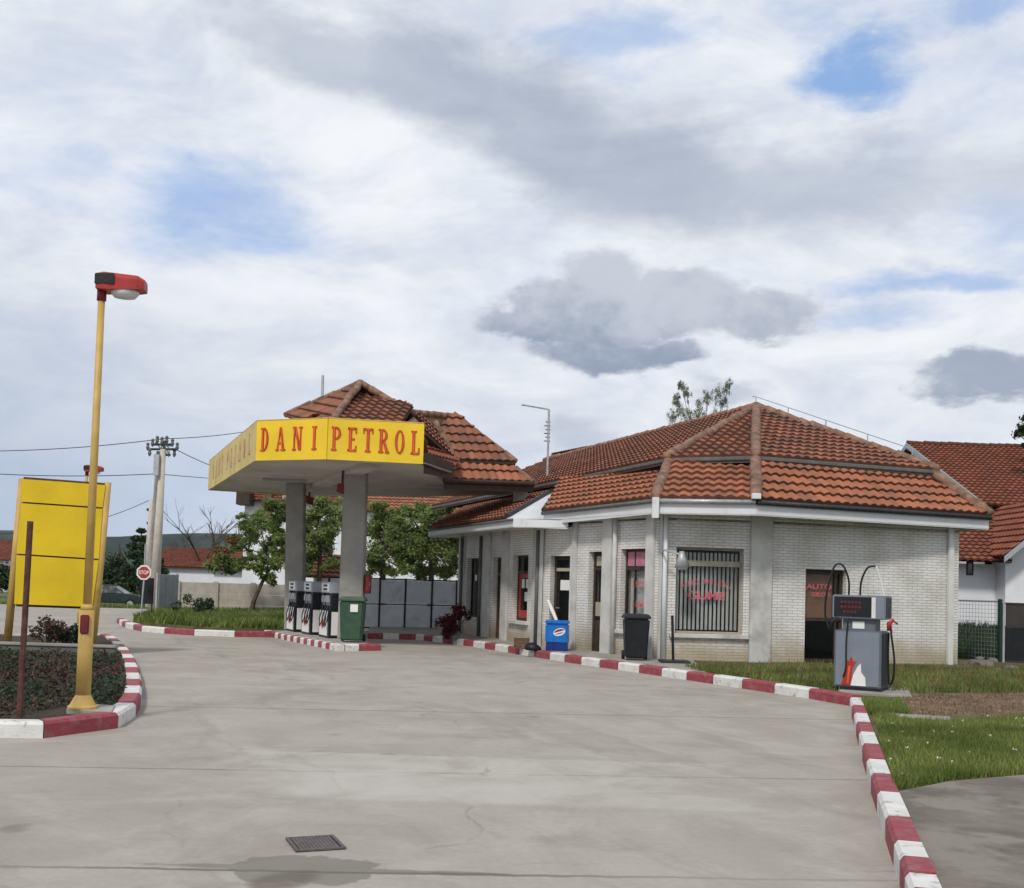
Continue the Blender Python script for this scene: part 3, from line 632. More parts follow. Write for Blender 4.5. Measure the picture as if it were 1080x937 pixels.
# ------------------------------------------------------------------ YELLOW BOARD
Ys = 21.3
def bp(x, y): return V(x, y, Ys)
a0, a1 = bp(7, 690), bp(24, 505); b0, b1 = bp(97, 690), bp(113.5, 509)
t = thing('billboard', 'blank yellow sheet metal board on two ochre posts in the planted island', 'sign board', (a0.x, a0.y, .1))
for p, q_, dy in ((a0, a1, 0), (b0, b1, 0)):
    mb = MB(); p = Vector((p.x, p.y, .1)); mb.tube([p, q_], .075, 10); build('post', mb, 'ypost', t, True)
mb = MB(); p, q_ = bp(78, 690), bp(86, 560); mb.tube([(p.x, Ys+1.1, .1), (q_.x, Ys+.1, q_.z)], .05, 8); build('rear_strut', mb, 'ypost', t)
rows = [((25, 505), (113, 511.5)), ((24.5, 530.5), (110, 536.5)), ((19.5, 585), (106, 590.5)), ((17, 638), (99, 641))]
for (l_, r_), (l2_, r2_) in zip(rows, rows[1:]):
    mb = MB(); n = 10; vs = []
    for k in range(n+1):
        f = k/n; bow = -.05*math.sin(f*math.pi)
        for (A_, B_), dz in (((l_, r_), -.015), ((l2_, r2_), .015)):
            p = bp(A_[0]+(B_[0]-A_[0])*f, A_[1]+(B_[1]-A_[1])*f); vs.append(Vector((p.x, p.y-.09+bow, p.z+dz)))
    for k in range(n):
        a, b, c, d = vs[2*k], vs[2*k+2], vs[2*k+3], vs[2*k+1]; mb.solid([a, b, c, d], (0, .012, 0))
    build('board_panel', mb, 'board', t)
for (l_, r_) in rows:
    mb = MB(); p, q_ = bp(*l_), bp(*r_); mb.tube([p+Vector((.03, -.055, 0)), q_+Vector((-.02, -.055, 0))], .03, 6); build('cross_rail', mb, 'rust', t)
mb = MB(); p = G(20, 764, .1); q_ = V(32, 550, p.y); mb.tube([p, q_], .031, 8)
o = build('steel_pipe', mb, 'rust', base=tuple(p)); tag(o, 'bare rusty steel pipe standing upright in front of the yellow board', 'pipe')
# ------------------------------------------------------------------ MAIN BUILDING
bld = thing('petrol_station_building', 'low white brick petrol station building with two tier orange tiled hip roof', 'building', (4, 28, 0))
WZ = .12
FA, FB, FC, FD, FE = Fr(W0, W1), Fr(W1, W2), Fr(W2, W3), Fr(W3, W4), Fr(W4, W5)
W6, W7 = Vector((6.6, 38.2, 0)), Vector((-.2, 39.5, 0))
oA = [FA.rect(492, 505, 589, 651), FA.rect(519, 529, 588, 671), FA.rect(540.5, 556.5, 586, 655)]
oB = [FB.rect(579.5, 600, 586.5, 690)]
oC = [FC.rect(620, 634.5, 582, 689), FC.rect(654, 680, 579, 665)]
oD = [FD.rect(712.5, 784, 578, 669)]
oE = [FE.rect(849, 892, 601, 699)]
for L_ in (oA, oB, oC, oE):
    for i, o in enumerate(L_):
        if o[2] < .5: L_[i] = (o[0], o[1], WZ, o[3])
if oB[0][0] < 0.05: oB[0] = (.05, *oB[0][1:])
for fr, ops, top_ in ((FA, oA, 3.1), (FB, oB, 3.15), (FC, oC, 3.35), (FD, oD, 3.4), (FE, oE, 3.4), (Fr(W5, W6), [], 3.4), (Fr(W6, W7), [], 3.3), (Fr(W7, W0), [], 3.1)):
    build('wall', wall(fr, -.05, top_, ops), 'brick', bld)
print('openings', oA, oB, oC, oD, oE)
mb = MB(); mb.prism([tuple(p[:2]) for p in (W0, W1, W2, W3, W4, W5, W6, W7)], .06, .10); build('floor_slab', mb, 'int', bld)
def pil(fr, x0, x1, ymid, z1, out=.07, mat='pil', name='pilaster'):
    a, b = fr.hit(x0, ymid)[0], fr.hit(x1, ymid)[0]; mb = MB(); fr.box(mb, max(a, -.12), min(b, fr.L+.12), .002, out, .05, z1); return build(name, mb, mat, bld, bevel=.008)
for fr, x0, x1, z1 in ((FA, 481, 487, 3.09), (FA, 511, 517, 3.09), (FA, 530, 536, 3.09), (FA, 563, 574, 3.09), (FC, 604, 608, 3.3), (FC, 636, 646, 3.3), (FC, 682, 690, 3.3), (FD, 694, 697, 3.35)):
    pil(fr, x0, x1, 630, z1)
# corner pilaster wrapping D/E
mb = MB(); a = FD.hit(790, 630)[0]; b = FE.hit(812, 630)[0]
for fr, u0_, u1_ in ((FD, a, FD.L+.03), (FE, -.02, b)): fr.box(mb, u0_, u1_, .003, .09, .05, 3.39)
build('pilaster', mb, 'pil', bld, bevel=.008)
FE.box(mb := MB(), FE.hit(998, 640)[0], FE.hit(1003, 640)[0], .02, .09, .05, 3.25); build('downpipe', mb, 'white', bld)
def joinery(fr, op, mat, bars_u=(), bars_z=(), fw_=.05, pane='glass', sill=True, depth=.14, name='window', dpanel=None, curtain=False):
    a, b, c, d = op[:4]; mb = MB(); o0, o1 = -depth-.05, -depth
    for r_ in ((a+.003, a+fw_, c, d), (b-fw_, b-.003, c, d), (a+fw_, b-fw_, d-fw_, d-.003), (a+fw_, b-fw_, c+.003, c+fw_)): fr.box(mb, r_[0], r_[1], o0, o1, r_[2], r_[3])
    for f, w_ in bars_u: u = a+(b-a)*f; fr.box(mb, u-w_/2, u+w_/2, o0+.004, o1+.004, c+fw_, d-fw_)
    for f, w_ in bars_z: z = c+(d-c)*f; fr.box(mb, a+fw_, b-fw_, o0+.007, o1+.007, z-w_/2, z+w_/2)
    w = build(name, mb, mat, bld)
    mb = MB(); z0 = c+fw_
    if dpanel: z0 = c+(d-c)*dpanel; m2 = MB(); fr.box(m2, a+fw_, b-fw_, o0+.015, o1-.012, c+fw_, z0); build('lower_panel', m2, mat, w)
    fr.box(mb, a+fw_, b-fw_, o0+.02, o0+.028, z0, d-fw_); build('pane', mb, pane, w)
    if sill: m2 = MB(); fr.box(m2, a-.12, b+.12, -depth, .09, c-.09, c-.003); build('sill', m2, 'pil', w, bevel=.008)
    if curtain:
        m2 = MB(); n = int((b-a)/.095)
        for i in range(n):
            u = a+fw_+.02+i*(b-a-2*fw_)/n; m2.solid([fr.pt(u, o0-.06, c+.08), fr.pt(u+.060, o0-.075, c+.08), fr.pt(u+.060, o0-.075, d-.1), fr.pt(u, o0-.06, d-.1)], fr.n*.004)
        build('vertical_blind', m2, 'curt', w)
    return w
w = joinery(FA, oA[0], 'dwood', bars_u=((.5, .04),)); mb = MB(); a, b, c, d = oA[0]; FA.box(mb, a+(b-a)*.25, a+(b-a)*.75, -.165, -.158, c+(d-c)*.62, c+(d-c)*.72); build('notice', mb, 'pap', w)
joinery(FA, oA[1], 'wood', bars_u=((.5, .05),), bars_z=((.8, .06),), pane='glass', sill=False, name='door', dpanel=.25)
w = joinery(FA, oA[2], 'dwood', bars_z=((.74, .06),)); a, b, c, d = oA[2]; mb = MB(); W_, H_ = b-a, d-c
for r_ in ((.06, .94, .66, .73), (.06, .94, .04, .16), (.06, .2, .16, .66)): FA.box(mb, a+W_*r_[0], a+W_*r_[1], -.165, -.156, c+H_*r_[2], c+H_*r_[3])
build('red_poster', mb, 'red', w); mb = MB()
for r_ in ((.25, .42, .5, .64), (.52, .85, .5, .64), (.45, .75, .3, .44)): FA.box(mb, a+W_*r_[0], a+W_*r_[1], -.165, -.156, c+H_*r_[2], c+H_*r_[3])
build('notice', mb, 'pap', w)
w = joinery(FB, oB[0], 'dwood', bars_z=((.86, .07),), sill=False, name='door', dpanel=.3, fw_=.09); a, b, c, d = oB[0]
mb = MB(); FB.box(mb, a+.09, b-.09, -.135, -.125, c+(d-c)*.835, c+(d-c)*.87); build('transom', mb, 'cream', w)
mb = MB(); FB.box(mb, a+(b-a)*.3, a+(b-a)*.78, -.16, -.152, c+(d-c)*.63, c+(d-c)*.74); build('notice', mb, 'pap', w)
mb = MB(); mb.tube([FB.pt(a+.18, -.12, 1.1), FB.pt(a+.18, -.06, 1.1), FB.pt(a+.3, -.06, 1.1)], .012, 6); build('handle', mb, 'galv', w)
w = joinery(FC, oC[0], 'dwood', bars_z=((.83, .07),), bars_u=(), sill=False, name='door', dpanel=.32, fw_=.08)
mb = MB(); a, b, c, d = oC[0]; FC.box(mb, a+.1, b-.1, -.16, -.152, c+(d-c)*.86, d-.1); build('pale_panel', mb, 'cream', w); mb = MB(); FC.box(mb, a+.1, b-.1, -.16, -.152, c+(d-c)*.36, c+(d-c)*.5); build('pale_panel', mb, 'cream', w)
w = joinery(FC, oC[1], 'dwood', bars_z=((.76, .07),), bars_u=((.38, .03),), curtain=True); a, b, c, d = oC[1]
mb = MB(); FC.box(mb, a+.06, b-.06, -.16, -.152, c+(d-c)*.79, d-.06); build('pink_film', mb, 'pinkfilm', w)
pl = lambda s0, z0_: (lambda x, y: FC.pt(a+(b-a)*.55+x, -.154, z0_+y))
for wd_, zz_ in (('AUTO', .53), ('GUME', .28)): mb = MB(); textmesh(mb, wd_, pl(0, c+(d-c)*zz_), .2, .9); build('red_lettering', mb, 'stick', w)
# big window with arched red lettering
w = joinery(FD, oD[0], 'cream', bars_z=((.80, .0),), curtain=True); a, b, c, d = oD[0]
mb = MB(); FD.box(mb, a+.05, b-.05, -.13, -.11, c+(d-c)*.785, c+(d-c)*.85); build('transom', mb, 'cream', w)
mb = MB(); cx = (a+b)/2-.03; s = 'AUTO DELOVI'; Rr = 1.25; zc = c+(d-c)*.585-Rr
for i, ch in enumerate(s):
    th = (i-(len(s)-1)/2)*.083
    if ch == ' ': continue
    def pl(x, y, th=th): X = x; Yy = Rr+y; return FD.pt(cx+math.sin(th)*Yy+math.cos(th)*X, -.152, zc+math.cos(th)*Yy-math.sin(th)*X)
    textmesh(mb, ch, pl, .145, 1.0)
build('arched_lettering', mb, 'stick', w); mb = MB()
textmesh(mb, 'GUME', lambda x, y: FD.pt(cx+x, -.152, c+(d-c)*.40+y), .24, 1.3)
build('red_lettering', mb, 'stick', w)
w = joinery(FE, oE[0], 'dwood', bars_u=((.82, .05),), bars_z=((.46, .07),), sill=False, name='door', fw_=.08); a, b, c, d = oE[0]
mb = MB(); FE.box(mb, a+.1, a+(b-a)*.78, -.215, -.205, c+(d-c)*.48, d-.1); build('brown_curtain', mb, 'curtain', w)
mb = MB(); textmesh(mb, 'AUTO', lambda x, y: FE.pt(a+(b-a)*.42+x, -.152, c+(d-c)*.79+y), .16, 1.4); build('red_lettering', mb, 'stick', w); mb = MB(); textmesh(mb, 'DELOVI', lambda x, y: FE.pt(a+(b-a)*.46+x, -.152, c+(d-c)*.71+y), .13, 1.0); build('red_lettering', mb, 'stick', w)
# downpipes dark
for fr, x, z1, m_ in ((FA, 489, 3.0, 'dgrey'), (FA, 509, 3.0, 'dgrey'), (FA, 577, 3.0, 'dgrey'), (FC, 651, 3.3, 'pil'), (FD, 699.5, 3.3, 'fascia')):
    u = fr.hit(x, 630)[0]; u = min(max(u, .06), fr.L-.02); mb = MB(); mb.tube([fr.pt(u, .10, .15), fr.pt(u, .10, z1)], .05, 8)
    build('downpipe', mb, m_, bld, True)
# eaves (top edge of fascia) and two tier roof
zA, zC = 3.25, 3.52
EA0, EA1 = Vector((-2.55, 33.1, zA)), Vector((.02, 26.2, zA))
EC0 = V(574, 538, 26.0); EC0.z = zC; EC0 = G(575, 537, zC); EC0 = Vector((.76, 26.6, 3.44)); EC1 = G(691, 526, zC); ED1 = G(797, 527.5, zC); EE1 = G(1043, 544, zC)
gd = Vector((-.351, .936, 0)); zB = 4.5
BC1 = G(706, 490, zB); BD1 = G(797, 488, zB); BE1 = G(985, 501, zB); BE1 = Vector((9.9, 25.75, zB))
PK = V(797, 431, 29.4); RF = PK+gd*15; BCf = BC1+gd*19; BC0 = BC1+gd*6.1
rside = Vector((-.26, .966, 0)); EEf = EE1+rside*16; BEf = BE1+rside*16
def ring_down(p, dz=.28): return p-Vector((0, 0, dz))
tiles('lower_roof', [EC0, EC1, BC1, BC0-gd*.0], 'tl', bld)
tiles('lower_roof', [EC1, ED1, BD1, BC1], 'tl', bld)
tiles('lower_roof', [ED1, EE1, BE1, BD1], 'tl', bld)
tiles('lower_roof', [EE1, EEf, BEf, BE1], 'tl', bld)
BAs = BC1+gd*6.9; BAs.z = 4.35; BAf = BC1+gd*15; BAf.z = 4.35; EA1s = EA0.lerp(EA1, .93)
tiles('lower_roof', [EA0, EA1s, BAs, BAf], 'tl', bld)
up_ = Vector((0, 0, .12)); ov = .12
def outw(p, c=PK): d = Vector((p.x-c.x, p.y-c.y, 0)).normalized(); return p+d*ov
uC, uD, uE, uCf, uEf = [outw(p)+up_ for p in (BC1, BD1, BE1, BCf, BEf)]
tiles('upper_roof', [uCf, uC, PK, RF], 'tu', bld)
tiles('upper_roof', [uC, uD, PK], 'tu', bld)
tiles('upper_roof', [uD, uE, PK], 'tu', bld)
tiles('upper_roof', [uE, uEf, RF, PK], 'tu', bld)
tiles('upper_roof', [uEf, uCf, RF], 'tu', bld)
mb = MB()
for a, b in ((PK, uC), (PK, uD), (PK, uE), (PK, RF)): ridge(mb, a+Vector((0, 0, .05)), b+Vector((0, 0, .05)), .115)
for a, b in ((BC1, EC1), (BD1, ED1), (BE1, EE1)): ridge(mb, a+Vector((0, 0, .08)), b+Vector((0, 0, .05)), .125)
ridge(mb, BC0+Vector((0, 0, .08)), uC.lerp(BC1, .5)+Vector((0, 0, .0)), .05)
build('ridge_tiles', mb, 'mortar', bld, True)
mb = MB()
for a, b in ((uCf, uC), (uC, uD), (uD, uE), (uE, uEf)):
    mb.tube([a-Vector((0, 0, .04)), b-Vector((0, 0, .04))], .055, 6); mb.solid([a-Vector((0, 0, .04)), b-Vector((0, 0, .04)), b-Vector((0, 0, .13)), a-Vector((0, 0, .13))], (0, .02, 0))
build('step_gutter', mb, 'dgrey', bld)
mb = MB()                        # back closing slopes and ceiling so no light leaks in
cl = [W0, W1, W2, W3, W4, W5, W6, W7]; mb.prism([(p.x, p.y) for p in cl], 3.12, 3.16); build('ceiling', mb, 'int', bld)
# fascia boards
def board(a, b, h=.28, t_=.03, dz=-.03):
    d = (b-a).normalized(); n = Vector((d.y, -d.x, 0)); mb = MB(); z = Vector((0, 0, dz)); hh = Vector((0, 0, h)); mb.solid([a+z, b+z, b+z-hh, a+z-hh], -n*t_); return mb
for a, b in ((EC0, EC1), (EC1, ED1), (ED1, EE1), (EE1, EEf)): build('fascia_board', board(a, b, .29), 'fascia', bld)
build('fascia_board', board(EA0, EA1, .20), 'fascia', bld)
EB1 = Vector((1.32, 25.85, 3.22)); build('fascia_board', board(Vector((.02, 26.2, 3.25)), EB1, .20), 'fascia', bld)
mb = MB()
for (a, b, p, q_, z, z2) in ((EC0, EC1, W2, W3, 3.21, 3.3), (EC1, ED1, W3, W4, 3.21, 3.3), (ED1, EE1, W4, W5, 3.21, 3.3), (EA0, EA1, W0, W1, 3.03, 3.08), (EA1, EB1, W1, W2, 3.01, 3.05)):
    mb.solid([(a.x, a.y, z), (b.x, b.y, z), (q_.x, q_.y, z2), (p.x, p.y, z2)], (0, 0, .015))
mb.solid([(EA0.x, EA0.y, 3.03), (W0.x, W0.y, 3.08), (W0.x, W0.y+1.2, 3.08), (EA0.x, EA0.y+1, 3.03)], (0, 0, .015))
mb.prism([(.03, 26.25), (1.34, 25.9), (1.7, 26.6), (.7, 27.3)], 3.175, 3.19)
build('soffit', mb, 'white', bld)
for a, b, r_, m_ in ((EC0, EC1, .045, 'dgrey'), (EC1, ED1, .05, 'galv'), (ED1, EE1, .055, 'dark'), (EA0, EA1, .03, 'dgrey')):
    d = (b-a).normalized(); n = Vector((d.y, -d.x, 0)); mb = MB(); mb.tube([a+n*r_-Vector((0, 0, .05)), b+n*r_-Vector((0, 0, .05))], r_, 8); build('gutter', mb, m_, bld, True)
mb = MB(); n = Vector((-.94, -.35, 0))     # white plastered infill between the two roof tiers over the shop door
mb.solid([Vector((.02, 26.2, 3.22)), Vector((1.32, 25.85, 3.22)), EC0+Vector((.05, 0, -.28)), BC0+Vector((0, 0, -.04)), BAs+Vector((0, 0, .02)), EA1s+Vector((0, 0, .0))], (.10, .18, -.05))
build('plaster_infill', mb, 'fascia', bld)
mb = MB(); ridge(mb, EA1s+Vector((0, 0, .08)), BAs+Vector((0, 0, .08)), .05, 3); ridge(mb, EC0+Vector((0, 0, .05)), BC0+Vector((0, 0, .1)), .06, 3); build('verge_trim', mb, 'dark', bld)
mb = MB(); c = EC1+Vector((0, -.07, 0)); mb.box((c.x-.07, c.y-.06, c.z-.42), (c.x+.07, c.y+.06, c.z+.02)); c = ED1+Vector((0, -.07, .06)); mb.box((c.x-.10, c.y-.08, c.z-.05), (c.x+.08, c.y+.06, c.z+.07)); build('rainwater_head', mb, 'fascia', bld, bevel=.01)
# lightning conductor along the hip
t = thing('lightning_conductor', 'thin lightning conductor wire on short rods along the right roof hip', 'lightning rod', tuple(PK)); mb = MB(); w_ = MB(); pts = []
for f in (0, .2, .42, .65, .88): p = PK.lerp(uE, f)+Vector((0, 0, .1)); q_ = p+Vector((0, 0, .22)); mb.tube([p, q_], .015, 5); pts.append(q_)
build('rods', mb, 'galv', t); w_.tube([pts[0]+Vector((-.1, 0, 0))]+pts, .012, 5); build('wire', w_, 'galv', t)
# flood lamp on the wall, black parasol foot
t = thing('wall_floodlight', 'white cone shaded flood lamp beside the large barred window', 'wall lamp', tuple(FD.pt(.25, .1, 2.4))); u, z = FD.hit(713, 592)
mb = MB(); mb.tube([FD.pt(.12, .02, z+.15), FD.pt(.12, .35, z+.22), FD.pt(u, .5, z+.12)], .02, 6); build('arm', mb, 'galv', t)
mb = MB(); mb.tube([FD.pt(u, .5, z+.2), FD.pt(u, .5, z+.08), FD.pt(u+.02, .5, z-.14)], [.05, .08, .17], 14, cap=True); build('shade', mb, 'galv', t, True)
mb = MB(); mb.tube([FD.pt(u+.02, .5, z-.13), FD.pt(u+.02, .5, z-.19)], [.13, .08], 12); build('lamp', mb, 'lens', t, True)
t = thing('parasol_stand', 'black parasol foot tube on a flat base plate below the wall lamp', 'parasol stand', tuple(G(708, 699, .15))); c = G(710, 698.5, .15)
mb = MB(); mb.tube([c, c+Vector((-.04, 0, .95))], .028, 8); build('tube', mb, 'black', t); mb = MB(); mb.box((c.x-.28, c.y-.28, .146), (c.x+.32, c.y+.25, .19)); build('base_plate', mb, 'dark', t, bevel=.01)
# ------------------------------------------------------------------ SMALL THINGS BY THE WALL
def bin_(name, label, c, w, h, mat, lidmat, grp=None, rz=0, cat='bin'):
    t = thing(name, label, cat, tuple(c), grp); mb = MB(); a, b = w*.42, w*.5
    Q = lambda s, z: [(c.x+x*s, c.y+y*s*.95, c.z+z) for x, y in ((-1, -1), (1, -1), (1, 1), (-1, 1))]
    mb.shell(Q(a, .04)+Q(b, h*.9), [(3, 2, 1, 0), (4, 5, 6, 7), (0, 1, 5, 4), (1, 2, 6, 5), (2, 3, 7, 6), (3, 0, 4, 7)]); build('body', mb, mat, t, bevel=.03)
    mb = MB(); mb.shell(Q(b*1.1, h*.9)+Q(b*1.1, h*.93)+Q(b*.9, h), [(3, 2, 1, 0), (0, 1, 5, 4), (1, 2, 6, 5), (2, 3, 7, 6), (3, 0, 4, 7), (4, 5, 9, 8), (5, 6, 10, 9), (6, 7, 11, 10), (7, 4, 8, 11), (8, 9, 10, 11)]); build('lid', mb, lidmat, t, bevel=.012)
    for sx in (-1, 1):
        mb = MB(); mb.tube([(c.x+sx*b*.9-.03, c.y+b*.8, c.z+.09), (c.x+sx*b*.9+.03, c.y+b*.8, c.z+.09)], .09, 12); build('wheel', mb, 'black', t)
    mb = MB(); mb.tube([(c.x-b*.8, c.y+b+.06, c.z+h*.9), (c.x+b*.8, c.y+b+.06, c.z+h*.9)], .018, 6); build('handle', mb, lidmat, t)
    return t
c = G(670, 696, .15); bin_('wheeled_bin', 'black wheeled bin with lid against the white brick wall', c, .52, .95, 'black', 'black')
c = G(371, 677, .15); tb_ = bin_('wheeled_bin', 'green wheeled bin at the end of the pump island', c, .58, 1.08, 'green', 'green')
mb = MB(); mb.box((c.x-.02, c.y-.30, c.z+.72), (c.x+.16, c.y-.275, c.z+.9)); build('label_plate', mb, 'pap', tb_)
# blue drinks cooler
c = G(586, 686, .15); t = thing('drinks_cooler', 'blue chest drinks cooler with oval emblem in front of the shop door', 'cooler', tuple(c)); fc = Fr((c.x-.26, c.y-.2), (c.x+.26, c.y-.26))
mb = MB(); fc.box(mb, 0, fc.L, -.5, 0, .32, .76); build('body', mb, 'blue', t, bevel=.03); mb = MB(); fc.box(mb, .02, fc.L-.02, -.48, -.02, .15, .33); build('plinth', mb, 'navy', t)
mb = MB(); fc.box(mb, -.01, fc.L+.01, -.5, .01, .76, .84); build('lid', mb, 'blue', t, bevel=.02)
def disc(mb, fr, u, z, a, b, o, rot=0, a0=0, a1=6.2832, n=20, mi=0):
    pts = [(math.cos(a0+(a1-a0)*i/n), math.sin(a0+(a1-a0)*i/n)) for i in range(n if a1-a0 > 6.28 else n+1)]
    mb.solid([fr.pt(u+x*a*math.cos(rot)-y*b*math.sin(rot), o, z+x*a*math.sin(rot)+y*b*math.cos(rot)) for x, y in pts], fr.n*.002, mi)
mb = MB(); disc(mb, fc, fc.L*.62, .58, .14, .085, .003, .3); em = build('emblem', mb, 'pap', t)
mb = MB(); disc(mb, fc, fc.L*.62, .585, .125, .06, .006, .3, .1, 3.0); build('red_swoosh', mb, 'red', t)
mb = MB(); disc(mb, fc, fc.L*.62, .565, .10, .03, .006, .3, 3.3, 6.1); build('blue_swoosh', mb, 'blue', t)
a, b = FB.pt(.42, .12, 1.28), FB.pt(.92, .25, .78); mb = MB(); mb.tube([a, a.lerp(b, .5), b], [.035, .05, .035], 8); o = build('rolled_banner', mb, 'pap', base=tuple(b)); tag(o, 'white rolled banner leaning slantwise above the blue cooler', 'banner')
# crate and black sack by door
c = G(550, 684, .15); t = thing('crate', 'small brown crate on the pavement below the red poster window', 'crate', tuple(c)); mb = MB(); w, dd, hh = .36, .28, .24
for z in (0, .085, .17):
    for (x0, x1, y0, y1) in ((-w/2, w/2, -dd/2, -dd/2+.015), (-w/2, w/2, dd/2-.015, dd/2), (-w/2, -w/2+.015, -dd/2+.015, dd/2-.015), (w/2-.015, w/2, -dd/2+.015, dd/2-.015)): mb.box((c.x+x0, c.y+y0, c.z+z), (c.x+x1, c.y+y1, c.z+z+.065))
build('slats', mb, 'wood', t); mb = MB()
for sx in (-1, 1):
    for sy in (-1, 1): mb.box((c.x+sx*(w/2-.035)-.015, c.y+sy*(dd/2-.035)-.015, c.z), (c.x+sx*(w/2-.035)+.015, c.y+sy*(dd/2-.035)+.015, c.z+hh))
build('corner_posts', mb, 'dwood', t)
c = G(562, 686, .15); mb = MB(); mb.tube([(c.x, c.y, .15), (c.x, c.y, .17), (c.x, c.y, .26), (c.x+.02, c.y, .31), (c.x+.02, c.y, .33)], [.16, .2, .17, .07, .05], 12)
o = build('rubbish_sack', mb, 'black', base=(c.x, c.y, .15), smooth=True); tag(o, 'small black rubbish sack beside the brown crate', 'sack')
c = G(479, 674, .15); t = thing('potted_shrub', 'dark red leaved shrub in a pot at the far corner of the station wall', 'potted plant', tuple(c))
mb = MB(); mb.tube([c, c+Vector((0, 0, .18)), c+Vector((0, 0, .2))], [.14, .17, .18], 14); build('pot', mb, 'dgrey', t); mb = MB(); cl = []
for i in range(20):
    h_ = random.uniform(.12, .82); e = c+Vector((random.gauss(0, .2*(1.1-h_*.7)), random.gauss(0, .16), h_)); mb.tube([c+Vector((0, 0, .15)), e], [.015, .006], 5); cl.append((e, .17, 1))
build('stem', mb, 'bark', t); mb = MB(); leafcloud(mb, cl, 130, .04); build('foliage', mb, 'leafm', t)
# TV aerial on roof
p = V(578, 478, 34); q_ = V(579, 432, 34); e = V(550, 427, 34)
t = thing('roof_aerial', 'bent television aerial mast standing on the ridge of the station roof', 'aerial', (p.x, p.y, p.z-.6)); mb = MB(); mb.tube([p-Vector((0, 0, .9)), q_], .035, 6); build('mast', mb, 'galv', t)
mb = MB(); mb.tube([q_, e], .025, 6)
for f in (.3, .6, .9): m_ = q_.lerp(e, f); mb.tube([m_-Vector((.02, .12, 0)), m_+Vector((.02, .12, 0))], .012, 4)
build('boom', mb, 'galv', t); mb = MB()
for k in range(6): z = q_.z-.4-k*.12; mb.tube([(q_.x-.09-.04*(k % 2), q_.y, z), (q_.x+.06, q_.y, z)], .016, 4)
build('dipoles', mb, 'dark', t)
# ------------------------------------------------------------------ CANOPY
CA, CB, CC, CD = G(221, 516, 4.4), G(271, 484.5, 4.4), G(345, 483, 4.4), G(446, 488, 4.4)
D2, D3 = Vector((-1.55, 27.2, 4.4)), Vector((-2.2, 29.2, 4.4))
B1_, B2_, B3_, B4_ = Vector((.60, 30.6, 4.4)), Vector((-.3, 33.6, 4.4)), Vector((-3.1, 35.4, 4.4)), Vector((-6.6, 36.1, 4.4))
can = thing('forecourt_canopy', 'forecourt canopy on two pillars with yellow lettered fascia and tiled roof', 'canopy', (-4.5, 29, 0))
mb = MB(); mb.prism([p[:2] for p in (CA, CB, CC, CD, D2, D3, B1_, B2_, B3_, B4_)], 4.40, 4.50); build('canopy_slab', mb, 'slab', can)
hF = .93
def fasc(a, b, mat, z0=4.36, h=hF, t_=.05):
    d = (b-a).normalized(); n = Vector((d.y, -d.x, 0)); mb = MB(); mb.solid([Vector((p.x, p.y, z)) for p, z in ((a, z0), (b, z0), (b, z0+h), (a, z0+h))], n*t_); return mb
ff = {}
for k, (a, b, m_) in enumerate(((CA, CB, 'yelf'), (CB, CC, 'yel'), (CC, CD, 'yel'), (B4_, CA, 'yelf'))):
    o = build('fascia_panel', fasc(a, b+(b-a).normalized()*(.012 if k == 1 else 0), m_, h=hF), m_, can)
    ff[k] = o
mb = MB()
for a, b in ((CA, CB), (CB, CC), (CC, CD)):
    d = (b-a).normalized(); n = Vector((d.y, -d.x, 0)); mb.tube([Vector((a.x, a.y, 5.30))+n*.03, Vector((b.x, b.y, 5.30))+n*.03], .025, 5)
build('fascia_top_trim', mb, 'ypost', can)
